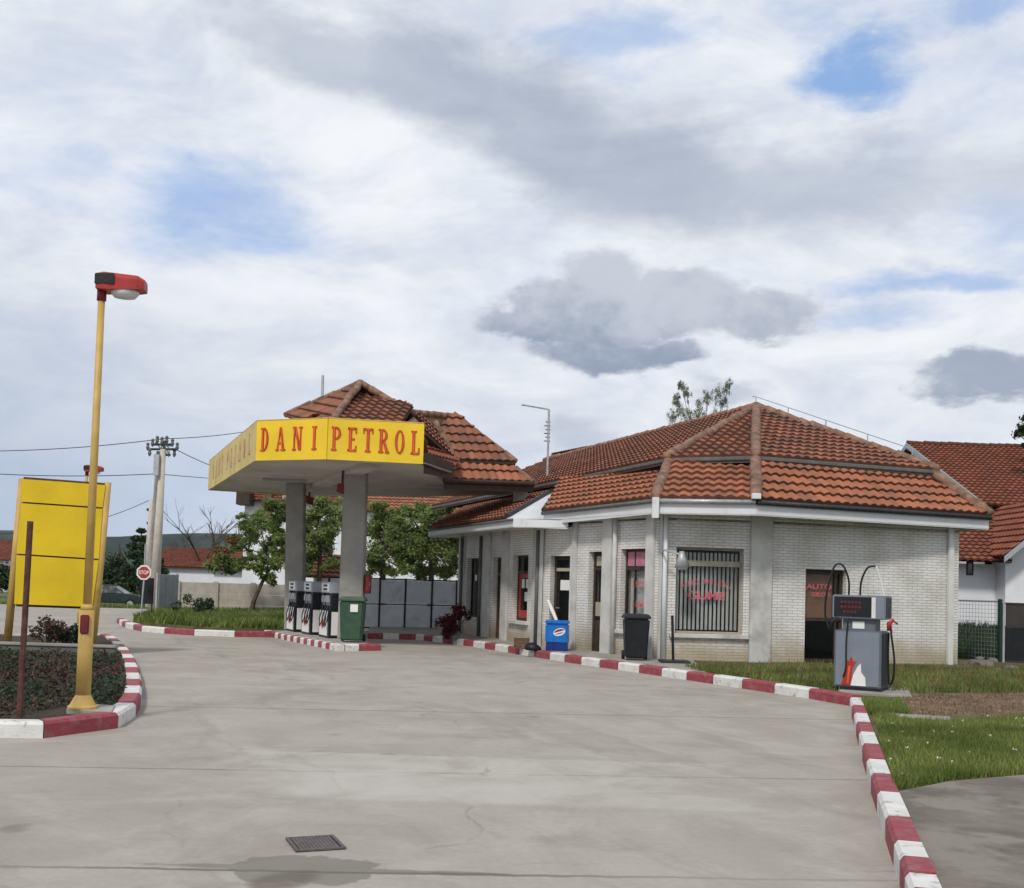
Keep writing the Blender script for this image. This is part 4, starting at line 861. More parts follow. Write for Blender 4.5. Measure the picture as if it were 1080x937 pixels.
# serif lettering built from strokes; unit height 1
def arc(cx, cy, rx, ry, a0, a1, w, n=10):
    o = [(cx+rx*math.cos(R(a0+(a1-a0)*i/n)), cy+ry*math.sin(R(a0+(a1-a0)*i/n))) for i in range(n+1)]
    i_ = [(cx+(rx-w)*math.cos(R(a0+(a1-a0)*i/n)), cy+(ry-w*.6)*math.sin(R(a0+(a1-a0)*i/n))) for i in range(n+1)]
    return [[o[i], o[i+1], i_[i+1], i_[i]] for i in range(n)]
def rc(x0, y0, x1, y1): return [[(x0, y0), (x1, y0), (x1, y1), (x0, y1)]]
sf = lambda x0, x1, y: rc(x0, y, x1, y+.07)
GL = {
 'D': rc(.06, 0, .20, 1)+sf(0, .26, 0)+sf(0, .26, .93)+arc(.2, .5, .26, .5, -90, 90, .13),
 'A': [[(.03, 0), (.11, 0), (.28, 1), (.22, 1)], [(.33, 0), (.49, 0), (.30, 1), (.2, 1)]]+rc(.12, .3, .38, .38)+sf(-.02, .17, 0)+sf(.28, .54, 0),
 'N': rc(.05, 0, .14, 1)+rc(.40, 0, .49, 1)+[[(.05, 1), (.2, 1), (.49, 0), (.36, 0)]]+sf(-.01, .2, 0)+sf(-.01, .18, .93)+sf(.34, .55, .93),
 'I': rc(.06, 0, .21, 1)+sf(0, .27, 0)+sf(0, .27, .93),
 'P': rc(.06, 0, .20, 1)+sf(0, .26, 0)+sf(0, .24, .93)+arc(.2, .73, .25, .27, -90, 90, .12),
 'E': rc(.06, 0, .20, 1)+rc(.0, 0, .42, .09)+rc(0, .91, .42, 1)+rc(.2, .47, .34, .55)+rc(.36, .0, .43, .24)+rc(.36, .76, .43, 1),
 'T': rc(.17, 0, .31, 1)+sf(.1, .38, 0)+rc(0, .91, .48, 1)+rc(0, .78, .06, 1)+rc(.42, .78, .48, 1),
 'R': rc(.06, 0, .20, 1)+sf(0, .25, 0)+sf(0, .24, .93)+arc(.2, .74, .23, .26, -90, 90, .12)+[[(.2, .5), (.32, .52), (.5, 0), (.36, 0)]]+sf(.33, .52, 0),
 'O': arc(.23, .5, .23, .5, 0, 360, .12, 20),
 'L': rc(.06, 0, .20, 1)+sf(0, .27, .93)+rc(0, 0, .42, .09)+rc(.35, 0, .42, .28)}
def letters(fr, word, u0_, u1_, z, h, o, mats, parent, xs=1.0):
    n = len(word)
    for i, ch in enumerate(word):
        uc = u0_+(u1_-u0_)*(i/(n-1) if n > 1 else .5); g_ = GL[ch]; W_ = max(p[0] for q in g_ for p in q); mb = MB(); w_ = .62*xs
        for j, q in enumerate(g_): mb.solid([fr.pt(uc+(x-W_/2)*h*w_, o+j*.0004, z+y*h) for x, y in q], fr.n*.012)
        ob = build('letter', mb, mats[0], parent)
        if len(mats) > 1:
            m2 = MB()
            for j, q in enumerate(g_):
                cx_ = sum(x for x, y in q)/4; cy_ = sum(y for x, y in q)/4
                m2.solid([fr.pt(uc+(cx_+(x-cx_)*.5-W_/2)*h*w_, o+.016+j*.0004, z+(cy_+(y-cy_)*.9)*h) for x, y in q], fr.n*.004)
            build('letter_face', m2, mats[1], ob)
F1, F2, F0 = Fr(CB, CC), Fr(CC, CD), Fr(CA, CB)
u_ = lambda fr, x: fr.hit(x, 462)[0]
letters(F1, 'DANI', u_(F1, 280.6), u_(F1, 333), 4.36+.22, .55, .052, ['letter', 'letter2'], ff[1], 1.42)
letters(F2, 'PETROL', u_(F2, 354.5), u_(F2, 438), 4.36+.21, .55, .052, ['letter', 'letter2'], ff[2], 1.42)
letters(F0, 'DANI', 1.4, 3.6, 4.36+.25, .5, .052, ['letterf'], ff[0], 1.6); letters(F0, 'PETROL', 4.7, 8.9, 4.36+.25, .5, .052, ['letterf'], ff[0], 1.6)
# pillars
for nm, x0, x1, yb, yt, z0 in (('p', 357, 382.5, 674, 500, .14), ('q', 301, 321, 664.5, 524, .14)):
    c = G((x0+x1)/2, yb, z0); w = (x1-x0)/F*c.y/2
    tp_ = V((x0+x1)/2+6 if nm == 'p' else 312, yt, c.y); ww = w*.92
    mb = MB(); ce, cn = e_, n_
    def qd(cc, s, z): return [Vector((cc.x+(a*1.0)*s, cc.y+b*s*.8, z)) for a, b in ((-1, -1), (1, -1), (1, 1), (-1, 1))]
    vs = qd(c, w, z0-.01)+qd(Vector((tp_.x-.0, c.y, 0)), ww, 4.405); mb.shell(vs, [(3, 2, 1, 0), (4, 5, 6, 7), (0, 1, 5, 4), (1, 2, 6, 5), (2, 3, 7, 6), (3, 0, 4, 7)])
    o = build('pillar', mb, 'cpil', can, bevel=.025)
    if nm == 'p': PC = c; PW = w
# red floodlights under slab, ceiling beam
for x, y, Y in ((361, 515, 27.6), (326, 527, 33.5)):
    p = V(x, y, Y); mb = MB(); mb.tube([(p.x, p.y, 4.41), (p.x, p.y, p.z+.08)], .03, 6)
    mb.solid([p+Vector(v) for v in ((-.13, -.1, -.1), (.1, -.1, -.18), (.14, -.1, .06), (-.1, -.1, .12))], (0, .22, 0)); build('soffit_lamp', mb, 'dred', can)
mb = MB(); a, b = G(372, 497, 4.4), G(306, 523, 4.4); d = (b-a).normalized()*1.0; n = Vector((-d.y, d.x, 0))*.22
mb.prism([(a-d*2-n)[:2], (a-d*2+n)[:2], (b+d*.2+n)[:2], (b+d*.2-n)[:2]], 4.30, 4.40-.002); build('ceiling_beam', mb, 'slab', can)
for x, y in ((471, 512), (300, 505)):
    p = G(x, y, 4.4); mb = MB(); mb.prism([(p.x-.6, p.y-.08), (p.x+.6, p.y+.1), (p.x+.57, p.y+.3), (p.x-.63, p.y+.1)], 4.33, 4.398); build('ceiling_light', mb, 'lgrey', can, bevel=.01)
# canopy roof
P1 = V(380, 406, 29.4); LL = V(302, 439, 30.2); FF = V(347, 450, 26.4); RR = V(437, 439, 28.6); BB = Vector((-4.0, 34.0, 5.6)); LB = Vector((-7.3, 33.0, 5.7))
FF2 = V(420, 452, 26.3)
tiles('upper_roof', [LL, FF, P1], 'tu', can); tiles('upper_roof', [FF, FF2, RR, P1], 'tu', can); 
tiles('upper_roof', [BB, LL, P1], 'tu', can); tiles('upper_roof', [RR, BB, P1], 'tu', can)
AP = V(478, 441, 31.2); RA = V(434, 437.5, 29.0); HM = V(459, 448, 30.0); B2L = V(480, 486, 29.5); B2R = V(543, 488, 30.3); E2L = V(468, 506, 28.9); E2R = V(563, 509.5, 30.2)
tiles('upper_roof', [B2L, B2R, AP, HM], 'tu', can)
S1 = V(447, 456, 27.3); S2 = V(464, 461, 28.8)
tiles('upper_roof', [S1, B2L, HM, RA], 'tu', can)
BK = Vector((-.9, 34.5, 5.2)); BK2 = Vector((-3.6, 35.2, 5.3))
tiles('upper_roof', [B2R, BK, AP], 'tu', can); tiles('upper_roof', [BK, BK2, RA], 'tu', can); tiles('upper_roof', [BK, RA, AP], 'tu', can)
dn = Vector((0, 0, -.16))
tiles('lower_roof', [E2L, E2R, B2R+dn*.5+Vector((-.05, 0, 0)), B2L+dn*.5], 'tl', can)
mb = MB(); mb.solid([FF2, S1, RR], (0, .02, -.03)); mb.solid([S1, RA, RR], (0, .02, -.03)); build('valley_flashing', mb, 'mortar', can); mb = MB(); mb.solid([HM, AP, RA], (0, .02, -.03)); build('valley_flashing', mb, 'mortar', can)
K1_ = V(447, 487, 25.6); K2_ = V(478, 494, 27.6)
tiles('lower_roof', [K1_, K2_, B2L+dn, S1+dn], 'tb', can)
tiles('lower_roof', [E2R, Vector((-.2, 34.6, 4.7)), BK+dn, B2R+dn], 'tl', can)
for a, b, c, d in ((CA, CB, FF, LL), (CB, CC, FF, FF), (CC, CD, FF2, FF), (CD, K1_, S1, FF2), (B4_, CA, LL, BB)):
    z = Vector((0, 0, .55)); pp = [a+z if a is not K1_ else a, b+z if b is not K1_ else b, c-Vector((0, 0, .12)), d-Vector((0, 0, .12))]
    if c is d: pp = pp[:3]
    tiles('lower_roof', pp, 'tl', can)
mb = MB()
for a, b in ((P1, LL), (P1, FF), (P1, RR), (P1, BB), (AP, B2R), (RA, AP), (HM, B2L), (RR, RA)): ridge(mb, a+Vector((0, 0, .05)), b+Vector((0, 0, .05)), .09)
ridge(mb, B2R+dn, E2R, .1)
build('ridge_tiles', mb, 'mortar', can, True)
mb = MB()
for a, b in ((B2L, B2R), (S1, B2L)):
    mb.tube([a-Vector((0, 0, .03)), b-Vector((0, 0, .03))], .06, 6)
for a, b in ((E2L, E2R), (K1_, K2_)):
    mb.tube([a-Vector((0, .06, .03)), b-Vector((0, .06, .03))], .07, 8)
build('gutter', mb, 'dwood', can)
mb = MB(); mb.solid([E2L-Vector((0, 0, .08)), E2R-Vector((0, 0, .08)), E2R-Vector((0, 0, .26)), E2L-Vector((0, 0, .26))], (0, .04, 0)); build('fascia_board', mb, 'dwood', can); mb = MB(); mb.solid([K1_-Vector((0, 0, .08)), K2_-Vector((0, 0, .08)), K2_-Vector((0, 0, .28)), K1_-Vector((0, 0, .28))], (.0, .04, 0)); build('fascia_board', mb, 'dwood', can)
for a, b in ((CD, D2), (D2, D3)): build('fascia_board', fasc(a, b, 'dwood', 4.42, .22, .03), 'dwood', can)
mb = MB(); mb.tube([(PC.x+PW+.05, PC.y-.1, 0), (PC.x+PW+.05, PC.y-.1, 0)], .01, 4)
# post between link roof and building
mb = MB(); mb.prism([(.1, 30.9), (.4, 31.0), (.3, 31.3), (0, 31.2)], 3.2, 4.41); build('link_post', mb, 'pil', can)
# link rod / mast on roof
mb = MB(); p = V(340, 423, 31.5); mb.tube([p-Vector((0, 0, .3)), V(340.5, 396, 31.5)], .04, 6); o = build('roof_mast', mb, 'galv', base=tuple(p-Vector((0, 0, .3)))); tag(o, 'short grey mast sticking up behind the canopy roof', 'mast')
# fire extinguisher box on pillar
c = Vector((PC.x+PW+.10, PC.y-.02, 0)); mb = MB(); mb.box((c.x-.085, c.y-.16, 1.30), (c.x+.06, c.y+.12, 1.78)); t = thing('fire_cabinet', 'red fire extinguisher cabinet on the side of the near canopy pillar', 'fire cabinet', (c.x, c.y, 1.3)); build('body', mb, 'dred', t, bevel=.012)
mb = MB(); mb.box((c.x-.05, c.y-.172, 1.36), (c.x+.03, c.y-.162, 1.72)); build('door', mb, 'red', t); mb = MB(); mb.tube([(c.x+.045, c.y-.17, 1.5), (c.x+.045, c.y-.19, 1.6)], .008, 5); build('handle', mb, 'galv', t)
# ------------------------------------------------------------------ ISLAND PUMPS
def pump(label):
    t = thing('fuel_pump', label, 'fuel pump', (0, 0, 0), 'white and black fuel pumps on the island')
    # local: x along island, face towards -y
    mb = MB(); mb.box((-.52, -.22, 0), (.52, .22, .72)); build('cabinet', mb, 'black', t, bevel=.012)
    for x0, x1, n_e in ((-.42, .36, 1),):
        mb = MB(); mb.box((x0, -.235, .06), (x1, -.221, .70)); p = build('front_panel', mb, 'pap', t)
        mb = MB(); f_ = Fr((-.5, -.238), (.5, -.238)); disc(mb, f_, .45, .36, .13, .13, .002, 0); p2 = build('emblem', mb, 'letter2', p)
    mb = MB(); mb.box((.521, -.16, .08), (.53, .16, .68)); build('side_panel', mb, 'pap', t)
    mb = MB()
    for x in (-.42, .42): mb.box((x-.07, -.17, .72), (x+.07, .17, 1.16))
    mb.box((-.34, -.10, .72), (.34, .10, 1.16)); build('nozzle_bay', mb, 'black', t)
    mb = MB(); mb.box((-.50, -.2, 1.16), (.50, .2, 1.45)); h = build('head', mb, 'lgrey', t, bevel=.015)
    mb = MB(); mb.box((-.36, -.214, 1.2), (.34, -.202, 1.41)); build('display', mb, 'pap', h); mb = MB()
    for z in (1.23, 1.33): mb.box((-.2, -.22, z), (.18, -.215, z+.055))
    build('display_digits', mb, 'black', h)
    for x in (-.22, .08, .30):
        mb = MB(); mb.tube([(x, -.16, .84), (x, -.22, .98), (x+.03, -.2, 1.1)], [.02, .035, .03], 6); mb.box((x-.04, -.24, .92), (x+.04, -.14, 1.08)); build('nozzle', mb, 'lgrey', t)
        mb = MB(); mb.tube([(x, -.2, .86), (x+.04, -.3, .5), (x+.1, -.3, .3), (x+.16, -.26, .45), (x+.14, -.22, .72)], .017, 6); build('hose', mb, 'black', t)
    return t
p0 = pump('fuel pump nearest the green bin, white front with round orange emblem'); ang = math.atan2(e_.y, e_.x)
for i, (x, y) in enumerate(((345, 672.5), (326, 669), (309.5, 666))):
    o = p0 if i == 0 else copytree(p0); c = G(x, y, .14)+n_*.12; o.location = c; o.rotation_euler = (0, 0, ang); o.scale = (.95, .95, .98)
    o['label'] = ('fuel pump nearest the green bin, white front with round orange emblem', 'middle one of the three fuel pumps under the canopy', 'fuel pump farthest back, beside the far canopy pillar')[i]
# ------------------------------------------------------------------ BIG PUMP ON THE RIGHT
c = G(912, 728.5, .15); t = thing('fuel_dispenser', 'grey fuel dispenser with looped hoses and red and white flame decal by the kerb', 'fuel dispenser', tuple(c)); th = R(30)
dd_ = Vector((math.cos(th), -math.sin(th), 0)); fo = Vector((-math.sin(th), -math.cos(th), 0))
c0 = c+Vector((0, .22, 0)); FP = Fr((c0-dd_*.36-dd_.cross(Vector((0, 0, 1)))*0)[:2], (c0+dd_*.37)[:2])
if FP.n.y > 0: FP.n = -FP.n
Hs = 1.47
def fb(u0_, u1_, o0, o1, z0, z1, name, mat, par=t, bevel=.0): mb = MB(); FP.box(mb, u0_, u1_, o0, o1, c.z+z0, c.z+z1); return build(name, mb, mat, par, bevel=bevel)
Lp = FP.L; fb(0, Lp, -.28, .26, .0, .04, 'base', 'black'); body = fb(.01, Lp-.01, -.27, .25, .04, .92, 'cabinet', 'steel', bevel=.012)
fb(.04, Lp-.04, .252, .262, .07, .90, 'front_panel', 'steell', body); 
mb = MB(); q = [FP.pt(Lp-.002, o, z) for o, z in ((-.24, c.z+.07), (.2, c.z+.07), (.2, c.z+.88), (-.24, c.z+.88))]; mb.solid(q, FP.d*.008); build('side_panel', mb, 'dark', body)
fb(.12, Lp-.12, -.20, .18, .92, 1.10, 'neck', 'steel'); fb(.27, .45, .182, .19, .95, 1.06, 'notice', 'pap')
head = fb(-.03, Lp+.04, -.26, .26, 1.10, Hs, 'head', 'steell', bevel=.015)
disp = fb(.0, Lp-.12, .262, .268, 1.13, Hs-.03, 'display', 'black', head)
for r_, (u0_, n) in enumerate(((.10, 6), (.10, 6), (.14, 4))):
    mb = MB()
    for i in range(n): FP.box(mb, u0_+i*.055, u0_+i*.055+.036, .27, .272, c.z+1.34-r_*.075, c.z+1.378-r_*.075)
    build('display_digits', mb, 'dred2', head)
mb = MB(); q = [FP.pt(Lp+.041, o, z) for o, z in ((-.2, c.z+1.13), (.18, c.z+1.13), (.18, c.z+Hs-.03), (-.2, c.z+Hs-.03))]; mb.solid(q, FP.d*.006); build('side_display', mb, 'dark', head)
# flame decal
mb = MB()
def flame(pts, o, mat, name):
    m_ = MB(); m_.solid([FP.pt(u, o, c.z+z) for u, z in pts], FP.n*.0015); build(name, m_, mat, body)
flame([(.12, .07), (.27, .07), (.30, .32), (.36, .45), (.31, .44), (.27, .52), (.24, .44), (.19, .47), (.20, .30)], .263, 'red', 'red_flame')
flame([(.27, .07), (.50, .07), (.49, .20), (.43, .28), (.42, .42), (.37, .36), (.31, .24)], .2655, 'pap', 'white_flame')
flame([(.21, .10), (.24, .10), (.27, .38), (.23, .36)], .2665, 'letter2', 'orange_flame')
def hose(pts, mat='black', r_=.016, nm='hose'):
    P = [FP.pt(u, o, c.z+z) for u, o, z in pts]; out = []
    for i in range(len(P)-1):
        a, b, c1, d1 = P[max(i-1, 0)], P[i], P[i+1], P[min(i+2, len(P)-1)]
        for k in range(6):
            s_ = k/6; out.append(.5*((2*b)+(-a+c1)*s_+(2*a-5*b+4*c1-d1)*s_*s_+(-a+3*b-3*c1+d1)*s_**3))
    out.append(P[-1]); mb = MB(); mb.tube(out, r_, 7); return build(nm, mb, mat, t, True)
hose([(.16, .0, 1.42), (.18, .1, 1.70), (.10, .18, 1.93), (-.02, .22, 1.90), (-.12, .24, 1.5), (-.14, .25, 1.15), (-.06, .27, .92)])
hose([(.34, .0, 1.40), (.35, .0, 1.68), (.44, -.02, 1.90), (.56, -.05, 1.93)])
hose([(.56, -.05, 1.93), (.66, -.04, 1.62), (.72, .0, 1.30)], 'lens', .014)
hose([(Lp+.08, .05, 1.08), (Lp+.10, .05, .85), (Lp+.14, .02, .5), (Lp+.12, -.02, .2), (Lp+.06, -.05, .12), (Lp+.03, -.08, .5), (Lp+.03, -.1, .9)])
hose([(.22, .28, 1.1), (.2, .29, .7), (.2, .29, .35), (.16, .28, .2)], 'black', .013)
for u, m_, o in ((Lp+.06, 'red', .05), (-.03, 'black', .26)):
    mb = MB(); p = FP.pt(u, o, c.z+1.02); mb.tube([p+Vector((0, 0, -.09)), p+Vector((.0, 0, .02)), p+Vector((.06, -.03, .09))], [.03, .04, .022], 8); mb.tube([p+Vector((.05, -.03, .07)), p+Vector((.12, -.04, .02))], .014, 6); build('nozzle', mb, m_, t, True)
mb = MB(); FP.box(mb, Lp-.16, Lp-.10, .2, .27, c.z+1.12, c.z+1.44); build('hose_guide', mb, 'lens', t)
mb = MB(); bk_ = [(10.2, 27.2), (16, 27.2), (16, 35.8), (10.2, 35.8)]; mb.face([(x, y, terr(x, y)+.04) for x, y in [(10.3, 27.5), (17, 27.5), (17, 28.01), (10.3, 28.01)]]); mb.face([(x, y, terr(x, y)+.04) for x, y in [(10.3, 28.01), (17, 28.01), (17, 35.85), (10.3, 35.85)]]); struct('bank', mb, 'bank')
mb = MB(); blades(mb, [(x, y, terr(x, y)+.03) for x, y, z in scatter(bk_, 9000, 0)], .22, .025); struct('bank_grass', mb, 'leafd', kind='stuff')
# ------------------------------------------------------------------ FENCES, POLES, SIGNS
pA, pB = V(383, 667, 35.2), V(482, 669, 36.4); ff_ = Fr((pA.x-1.9, pA.y-.75), (pB.x+.6, pB.y+.2)); zt = 1.6+(613-611)/F*35
t = thing('panel_fence', 'grey sheet panel fence with dark steel frame behind the green bin', 'fence', tuple(ff_.pt(0, 0, 0)))
us = [ff_.hit(x, 640)[0] for x in (346, 373, 400, 427, 455, 481)]; zt = ff_.hit(430, 611)[1]; zm = ff_.hit(430, 638)[1]
for u in us: mb = MB(); ff_.box(mb, u-.03, u+.03, -.03, .03, .0, zt+.02); build('post', mb, 'dark', t)
for z in (.12, zm, zt-.02): mb = MB(); ff_.box(mb, us[0], us[-1], -.02, .02, z-.025, z+.025); build('rail', mb, 'dark', t)
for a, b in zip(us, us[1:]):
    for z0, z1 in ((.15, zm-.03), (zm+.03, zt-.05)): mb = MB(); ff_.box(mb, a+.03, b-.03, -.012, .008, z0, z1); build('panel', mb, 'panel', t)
wl = Fr(G(186, 648)[:2], G(304, 650)[:2]); t = thing('concrete_wall', 'pale precast concrete panel wall behind the grass strip', 'wall', tuple(wl.pt(0, 0, 0))); zt = wl.hit(240, 615)[1]
n = 3
for i in range(n+1): mb = MB(); wl.box(mb, i*wl.L/n-.1, i*wl.L/n+.1, -.1, .12, -.05, zt+.04); build('wall_post', mb, 'pole', t, bevel=.01)
for i in range(n):
    for j in range(3): mb = MB(); wl.box(mb, i*wl.L/n+.1, (i+1)*wl.L/n-.1, -.05, .04, -.05+j*(zt+.05)/3, -.06+(j+1)*(zt+.05)/3); build('wall_panel', mb, 'pole', t, bevel=.008)
# corrugated gate
cg = Fr(G(166, 651)[:2], G(187, 649)[:2]); zt = cg.hit(178, 606)[1]; mb = MB(); n = 48
for i in range(n):
    u, v_ = i*cg.L/n, (i+1)*cg.L/n; o1_, o2_ = .03*math.sin(i*1.3), .03*math.sin((i+1)*1.3); mb.solid([cg.pt(u, o1_, 0), cg.pt(v_, o2_, 0), cg.pt(v_, o2_, zt), cg.pt(u, o1_, zt)], cg.n*.006)
t = thing('sheet_metal_gate', 'grey corrugated sheet metal gate between the utility pole and concrete wall', 'gate', tuple(cg.pt(0, 0, 0))); build('sheet', mb, 'corr', t)
for u in (.0, cg.L): mb = MB(); cg.box(mb, u-.04, u+.04, -.1, -.04, 0, zt+.05); build('post', mb, 'galv', t)
# utility pole
b0 = G(162, 646.5); tp = V(172, 474, b0.y); b1 = Vector((b0.x-.05, b0.y+1.1, 0)); t = thing('utility_pole', 'tall pale concrete utility pole with brace and crossarm hardware at the gate', 'utility pole', tuple(b0))
mb = MB(); mb.tube([b0, tp], [.23, .12], 12); build('pole', mb, 'pole', t, True); q_ = V(167, 476, b0.y+.4); mb = MB(); mb.tube([V(156, 640, b0.y+1.5)*1.0, q_], [.12, .08], 8); build('brace', mb, 'conc', t)
mb = MB(); 
for y, x0, x1 in ((474, 156, 187), (469, 162, 182), (480, 164, 180)):
    a, b = V(x0, y, b0.y-.1), V(x1, y, b0.y+.1); mb.tube([a, b], .05, 6)
build('crossarm', mb, 'dark', t); mb = MB()
for x, y in ((156, 470), (161, 466), (166, 463), (171, 464), (176, 463), (182, 466), (187, 470), (158, 476), (184, 477), (173, 468)): a = V(x, y, b0.y+random.uniform(-.2, .2)); mb.lathe([(.03, -.22), (.08, -.1), (.05, 0), (.08, .06), (.03, .13)], a, 7)
for k in range(9): a, b = V(random.uniform(158, 185), random.uniform(463, 478), b0.y), V(random.uniform(162, 180), random.uniform(466, 486), b0.y); mb.tube([a, b], .022, 4)
build('insulators', mb, 'dgrey', t)
mb = MB(); a = V(166, 482, b0.y-.2); mb.box((a.x-.12, a.y-.1, a.z-.8), (a.x+.1, a.y+.1, a.z+.1)); build('junction_box', mb, 'galv', t)
b2 = V(152, 640, 64); t2 = thing('utility_pole', 'second thinner utility pole farther back, left of the tall concrete pole', 'utility pole', (b2.x, b2.y, -.45)); mb = MB(); mb.tube([(b2.x, b2.y, -.45), V(160, 527, 64)], [.2, .12], 10); build('pole', mb, 'pole', t2, True)
mb = MB(); mb.tube([V(155, 538, 64), V(163, 536, 64)], .08, 6); mb.tube([V(155, 552, 64), V(162, 551, 64)], .08, 6); build('crossarm', mb, 'dark', t2)
# wires
def wire(pts, label, r_=.018):
    mb = MB(); out = []
    for (a, b, sag) in pts:
        for k in range(13): f = k/12; out.append(a.lerp(b, f)-Vector((0, 0, sag*4*f*(1-f))))
    mb.tube(out, r_, 5); o = build('overhead_wire', mb, 'dark', base=tuple(out[0])); tag(o, label, 'wire', 'overhead wires'); return o
y0 = b0.y
wire([(V(-120, 473, 48), V(172, 463, y0), .3), (V(172, 463, y0), V(330, 438, 62), .3)], 'uppermost overhead wire crossing the sky above the pole top to the canopy')
wire([(V(-120, 490, 45), V(165, 500, y0), .25), (V(165, 500, y0), V(300, 508, 110), .1)], 'overhead wire passing just behind the red lamp head and the board top')
wire([(V(187, 475, y0), V(250, 500, 60), .1)], 'short overhead wire sloping down from the pole top towards the canopy corner')
wire([(V(-60, 560, 50), V(157, 528, 64), .8)], 'lowest overhead wire rising from the left edge to the farther pole')
# stop sign and dark board next to it
s0 = G(148, 657); t = thing('stop_sign', 'small red stop sign with white rim on a thin post before the utility pole', 'road sign', tuple(s0)); Y = s0.y; c = V(152, 604, Y); mb = MB(); mb.tube([s0, (c.x, Y+.03, c.z-.2)], .03, 8); mb.tube([(c.x, Y+.03, c.z-.25), (c.x, Y+.03, c.z+.95)], .03, 8); build('post', mb, 'galv', t)
fs = Fr((c.x-1, Y), (c.x+1, Y)); r_ = 8.3/F*Y; oct_ = lambda rr, o: [fs.pt(1+rr*math.cos(R(22.5+45*k)), o, c.z+rr*math.sin(R(22.5+45*k))) for k in range(8)]
mb = MB(); mb.solid(oct_(r_, 0), fs.n*.02); p = build('rim', mb, 'pap', t); mb = MB(); mb.solid(oct_(r_*.78, .021), fs.n*.004); build('face', mb, 'red', t)
mb = MB(); textmesh(mb, 'STOP', lambda x, y: fs.pt(1+x, .028, c.z-.055+y), .17, .8); build('lettering', mb, 'pap', t)
c = V(155, 626, Y+.6); t = thing('notice_board', 'dark narrow notice board on two legs just below the stop sign', 'notice board', (c.x, c.y, 0)); mb = MB(); mb.box((c.x-.22, c.y-.03, .62), (c.x+.22, c.y+.03, 1.5)); build('board', mb, 'black', t, bevel=.01)
for sx in (-1, 1): mb = MB(); mb.tube([(c.x+sx*.17, c.y+.03, 0), (c.x+sx*.17, c.y+.03, .7)], .025, 6); build('leg', mb, 'dark', t)
# far car
def car():
    t = thing('parked_car', 'dark green car parked on the side road beyond the yellow board', 'car', (0, 0, 0))
    prof = [(-2.05, .35), (-2.1, .62), (-1.95, .82), (-1.45, .92), (1.0, .92), (1.9, .78), (2.12, .6), (2.1, .32)]
    mb = MB(); mb.solid([(x, -.8, z) for x, z in prof], (0, 1.6, 0)); build('body', mb, 'carp', t, bevel=.07)
    cab = [(-1.5, .9, .76), (1.05, .9, .76), (.35, 1.36, .6), (-1.0, 1.38, .6)]; vs = [(x, -w, z) for x, z, w in cab]+[(x, w, z) for x, z, w in cab]
    mb = MB(); mb.shell(vs, [(0, 1, 2, 3), (7, 6, 5, 4), (0, 4, 5, 1), (1, 5, 6, 2), (2, 6, 7, 3), (3, 7, 4, 0)]); cb = build('cabin', mb, 'dglass', t, bevel=.03)
    mb = MB(); mb.box((-1.0, -.58, 1.37), (.34, .58, 1.41)); build('roof', mb, 'carp', t, bevel=.02); mb = MB()
    for x0, x1 in ((-.35, -.28),): mb.solid([(x0, -.79, .9), (x1, -.79, .9), (x1, -.62, 1.37), (x0, -.62, 1.37)], (0, -.01, 0))
    build('pillar', mb, 'carp', cb)
    for x in (-1.35, 1.35):
        for y in (-.82, .66):
            mb = MB(); mb.tube([(x, y, .31), (x, y+.16, .31)], .31, 18); w = build('wheel', mb, 'rubber', t); mb = MB(); mb.tube([(x, y-.01, .31), (x, y+.17, .31)], .18, 12); build('rim', mb, 'galv', w)
    for y in (-.6, .6): mb = MB(); mb.box((2.0, y-.16, .56), (2.13, y+.16, .7)); build('headlight', mb, 'lens', t, bevel=.02); mb = MB(); mb.box((-2.12, y-.14, .62), (-2.02, y+.14, .76)); build('tail_light', mb, 'red', t, bevel=.02)
    mb = MB(); mb.box((2.08, -.7, .34), (2.18, .7, .48)); build('bumper', mb, 'black', t, bevel=.02); return t
cr = car(); c = V(116, 640, 66); cr.location = (c.x, 66, -.47); cr.rotation_euler = (0, 0, R(6))
# right side: mesh fence, gate
f = Fr(V(1010, 690, 27.6)[:2], V(1052, 690, 26.6)[:2]); t = thing('mesh_fence', 'thin green wire mesh fence between the brick wall and the gate', 'fence', tuple(f.pt(0, 0, 0))); zt = f.hit(1030, 634)[1]
mb = MB(); mb.tube([f.pt(-.4, 0, zt), f.pt(f.L, 0, zt)], .022, 6); build('top_rail', mb, 'grey', t); mb = MB()
for i in range(16): u = -.3+i*(f.L+.3)/16; mb.tube([f.pt(u, 0, .15), f.pt(u, 0, zt)], .004, 4)
for j in range(14): z = .2+j*(zt-.2)/14; mb.tube([f.pt(-.4, .004, z), f.pt(f.L, .004, z)], .004, 4)
build('wire_mesh', mb, 'grey', t)
g_ = V(1055, 705, 26.4); t = thing('metal_gate', 'dark metal gate on a green post at the right edge', 'gate', (g_.x, g_.y, .12)); zt = V(1055, 632, 26.4).z
MT['gpost'] = M('dark_green_paint', (.012, .035, .028), .5, .15, 5)
mb = MB(); mb.box((g_.x-.05, g_.y-.05, .1), (g_.x+.02, g_.y+.07, zt)); build('post', mb, 'gpost', t, bevel=.01); mb = MB(); mb.box((g_.x+.03, g_.y-.05, .1), (g_.x+.08, g_.y+.05, zt-.1)); build('jamb', mb, 'galv', t)
mb = MB(); mb.box((g_.x+.12, g_.y-.02, .16), (g_.x+2.6, g_.y+.02, .95)); build('lower_panel', mb, 'black', t); mb = MB(); mb.box((g_.x+.12, g_.y-.015, .98), (g_.x+2.6, g_.y+.015, zt-.12)); build('upper_panel', mb, 'int', t)
mb = MB(); 
for z in (.13, .965, zt-.1): mb.box((g_.x+.1, g_.y-.03, z-.02), (g_.x+2.62, g_.y+.03, z+.02))
build('frame', mb, 'dark', t)
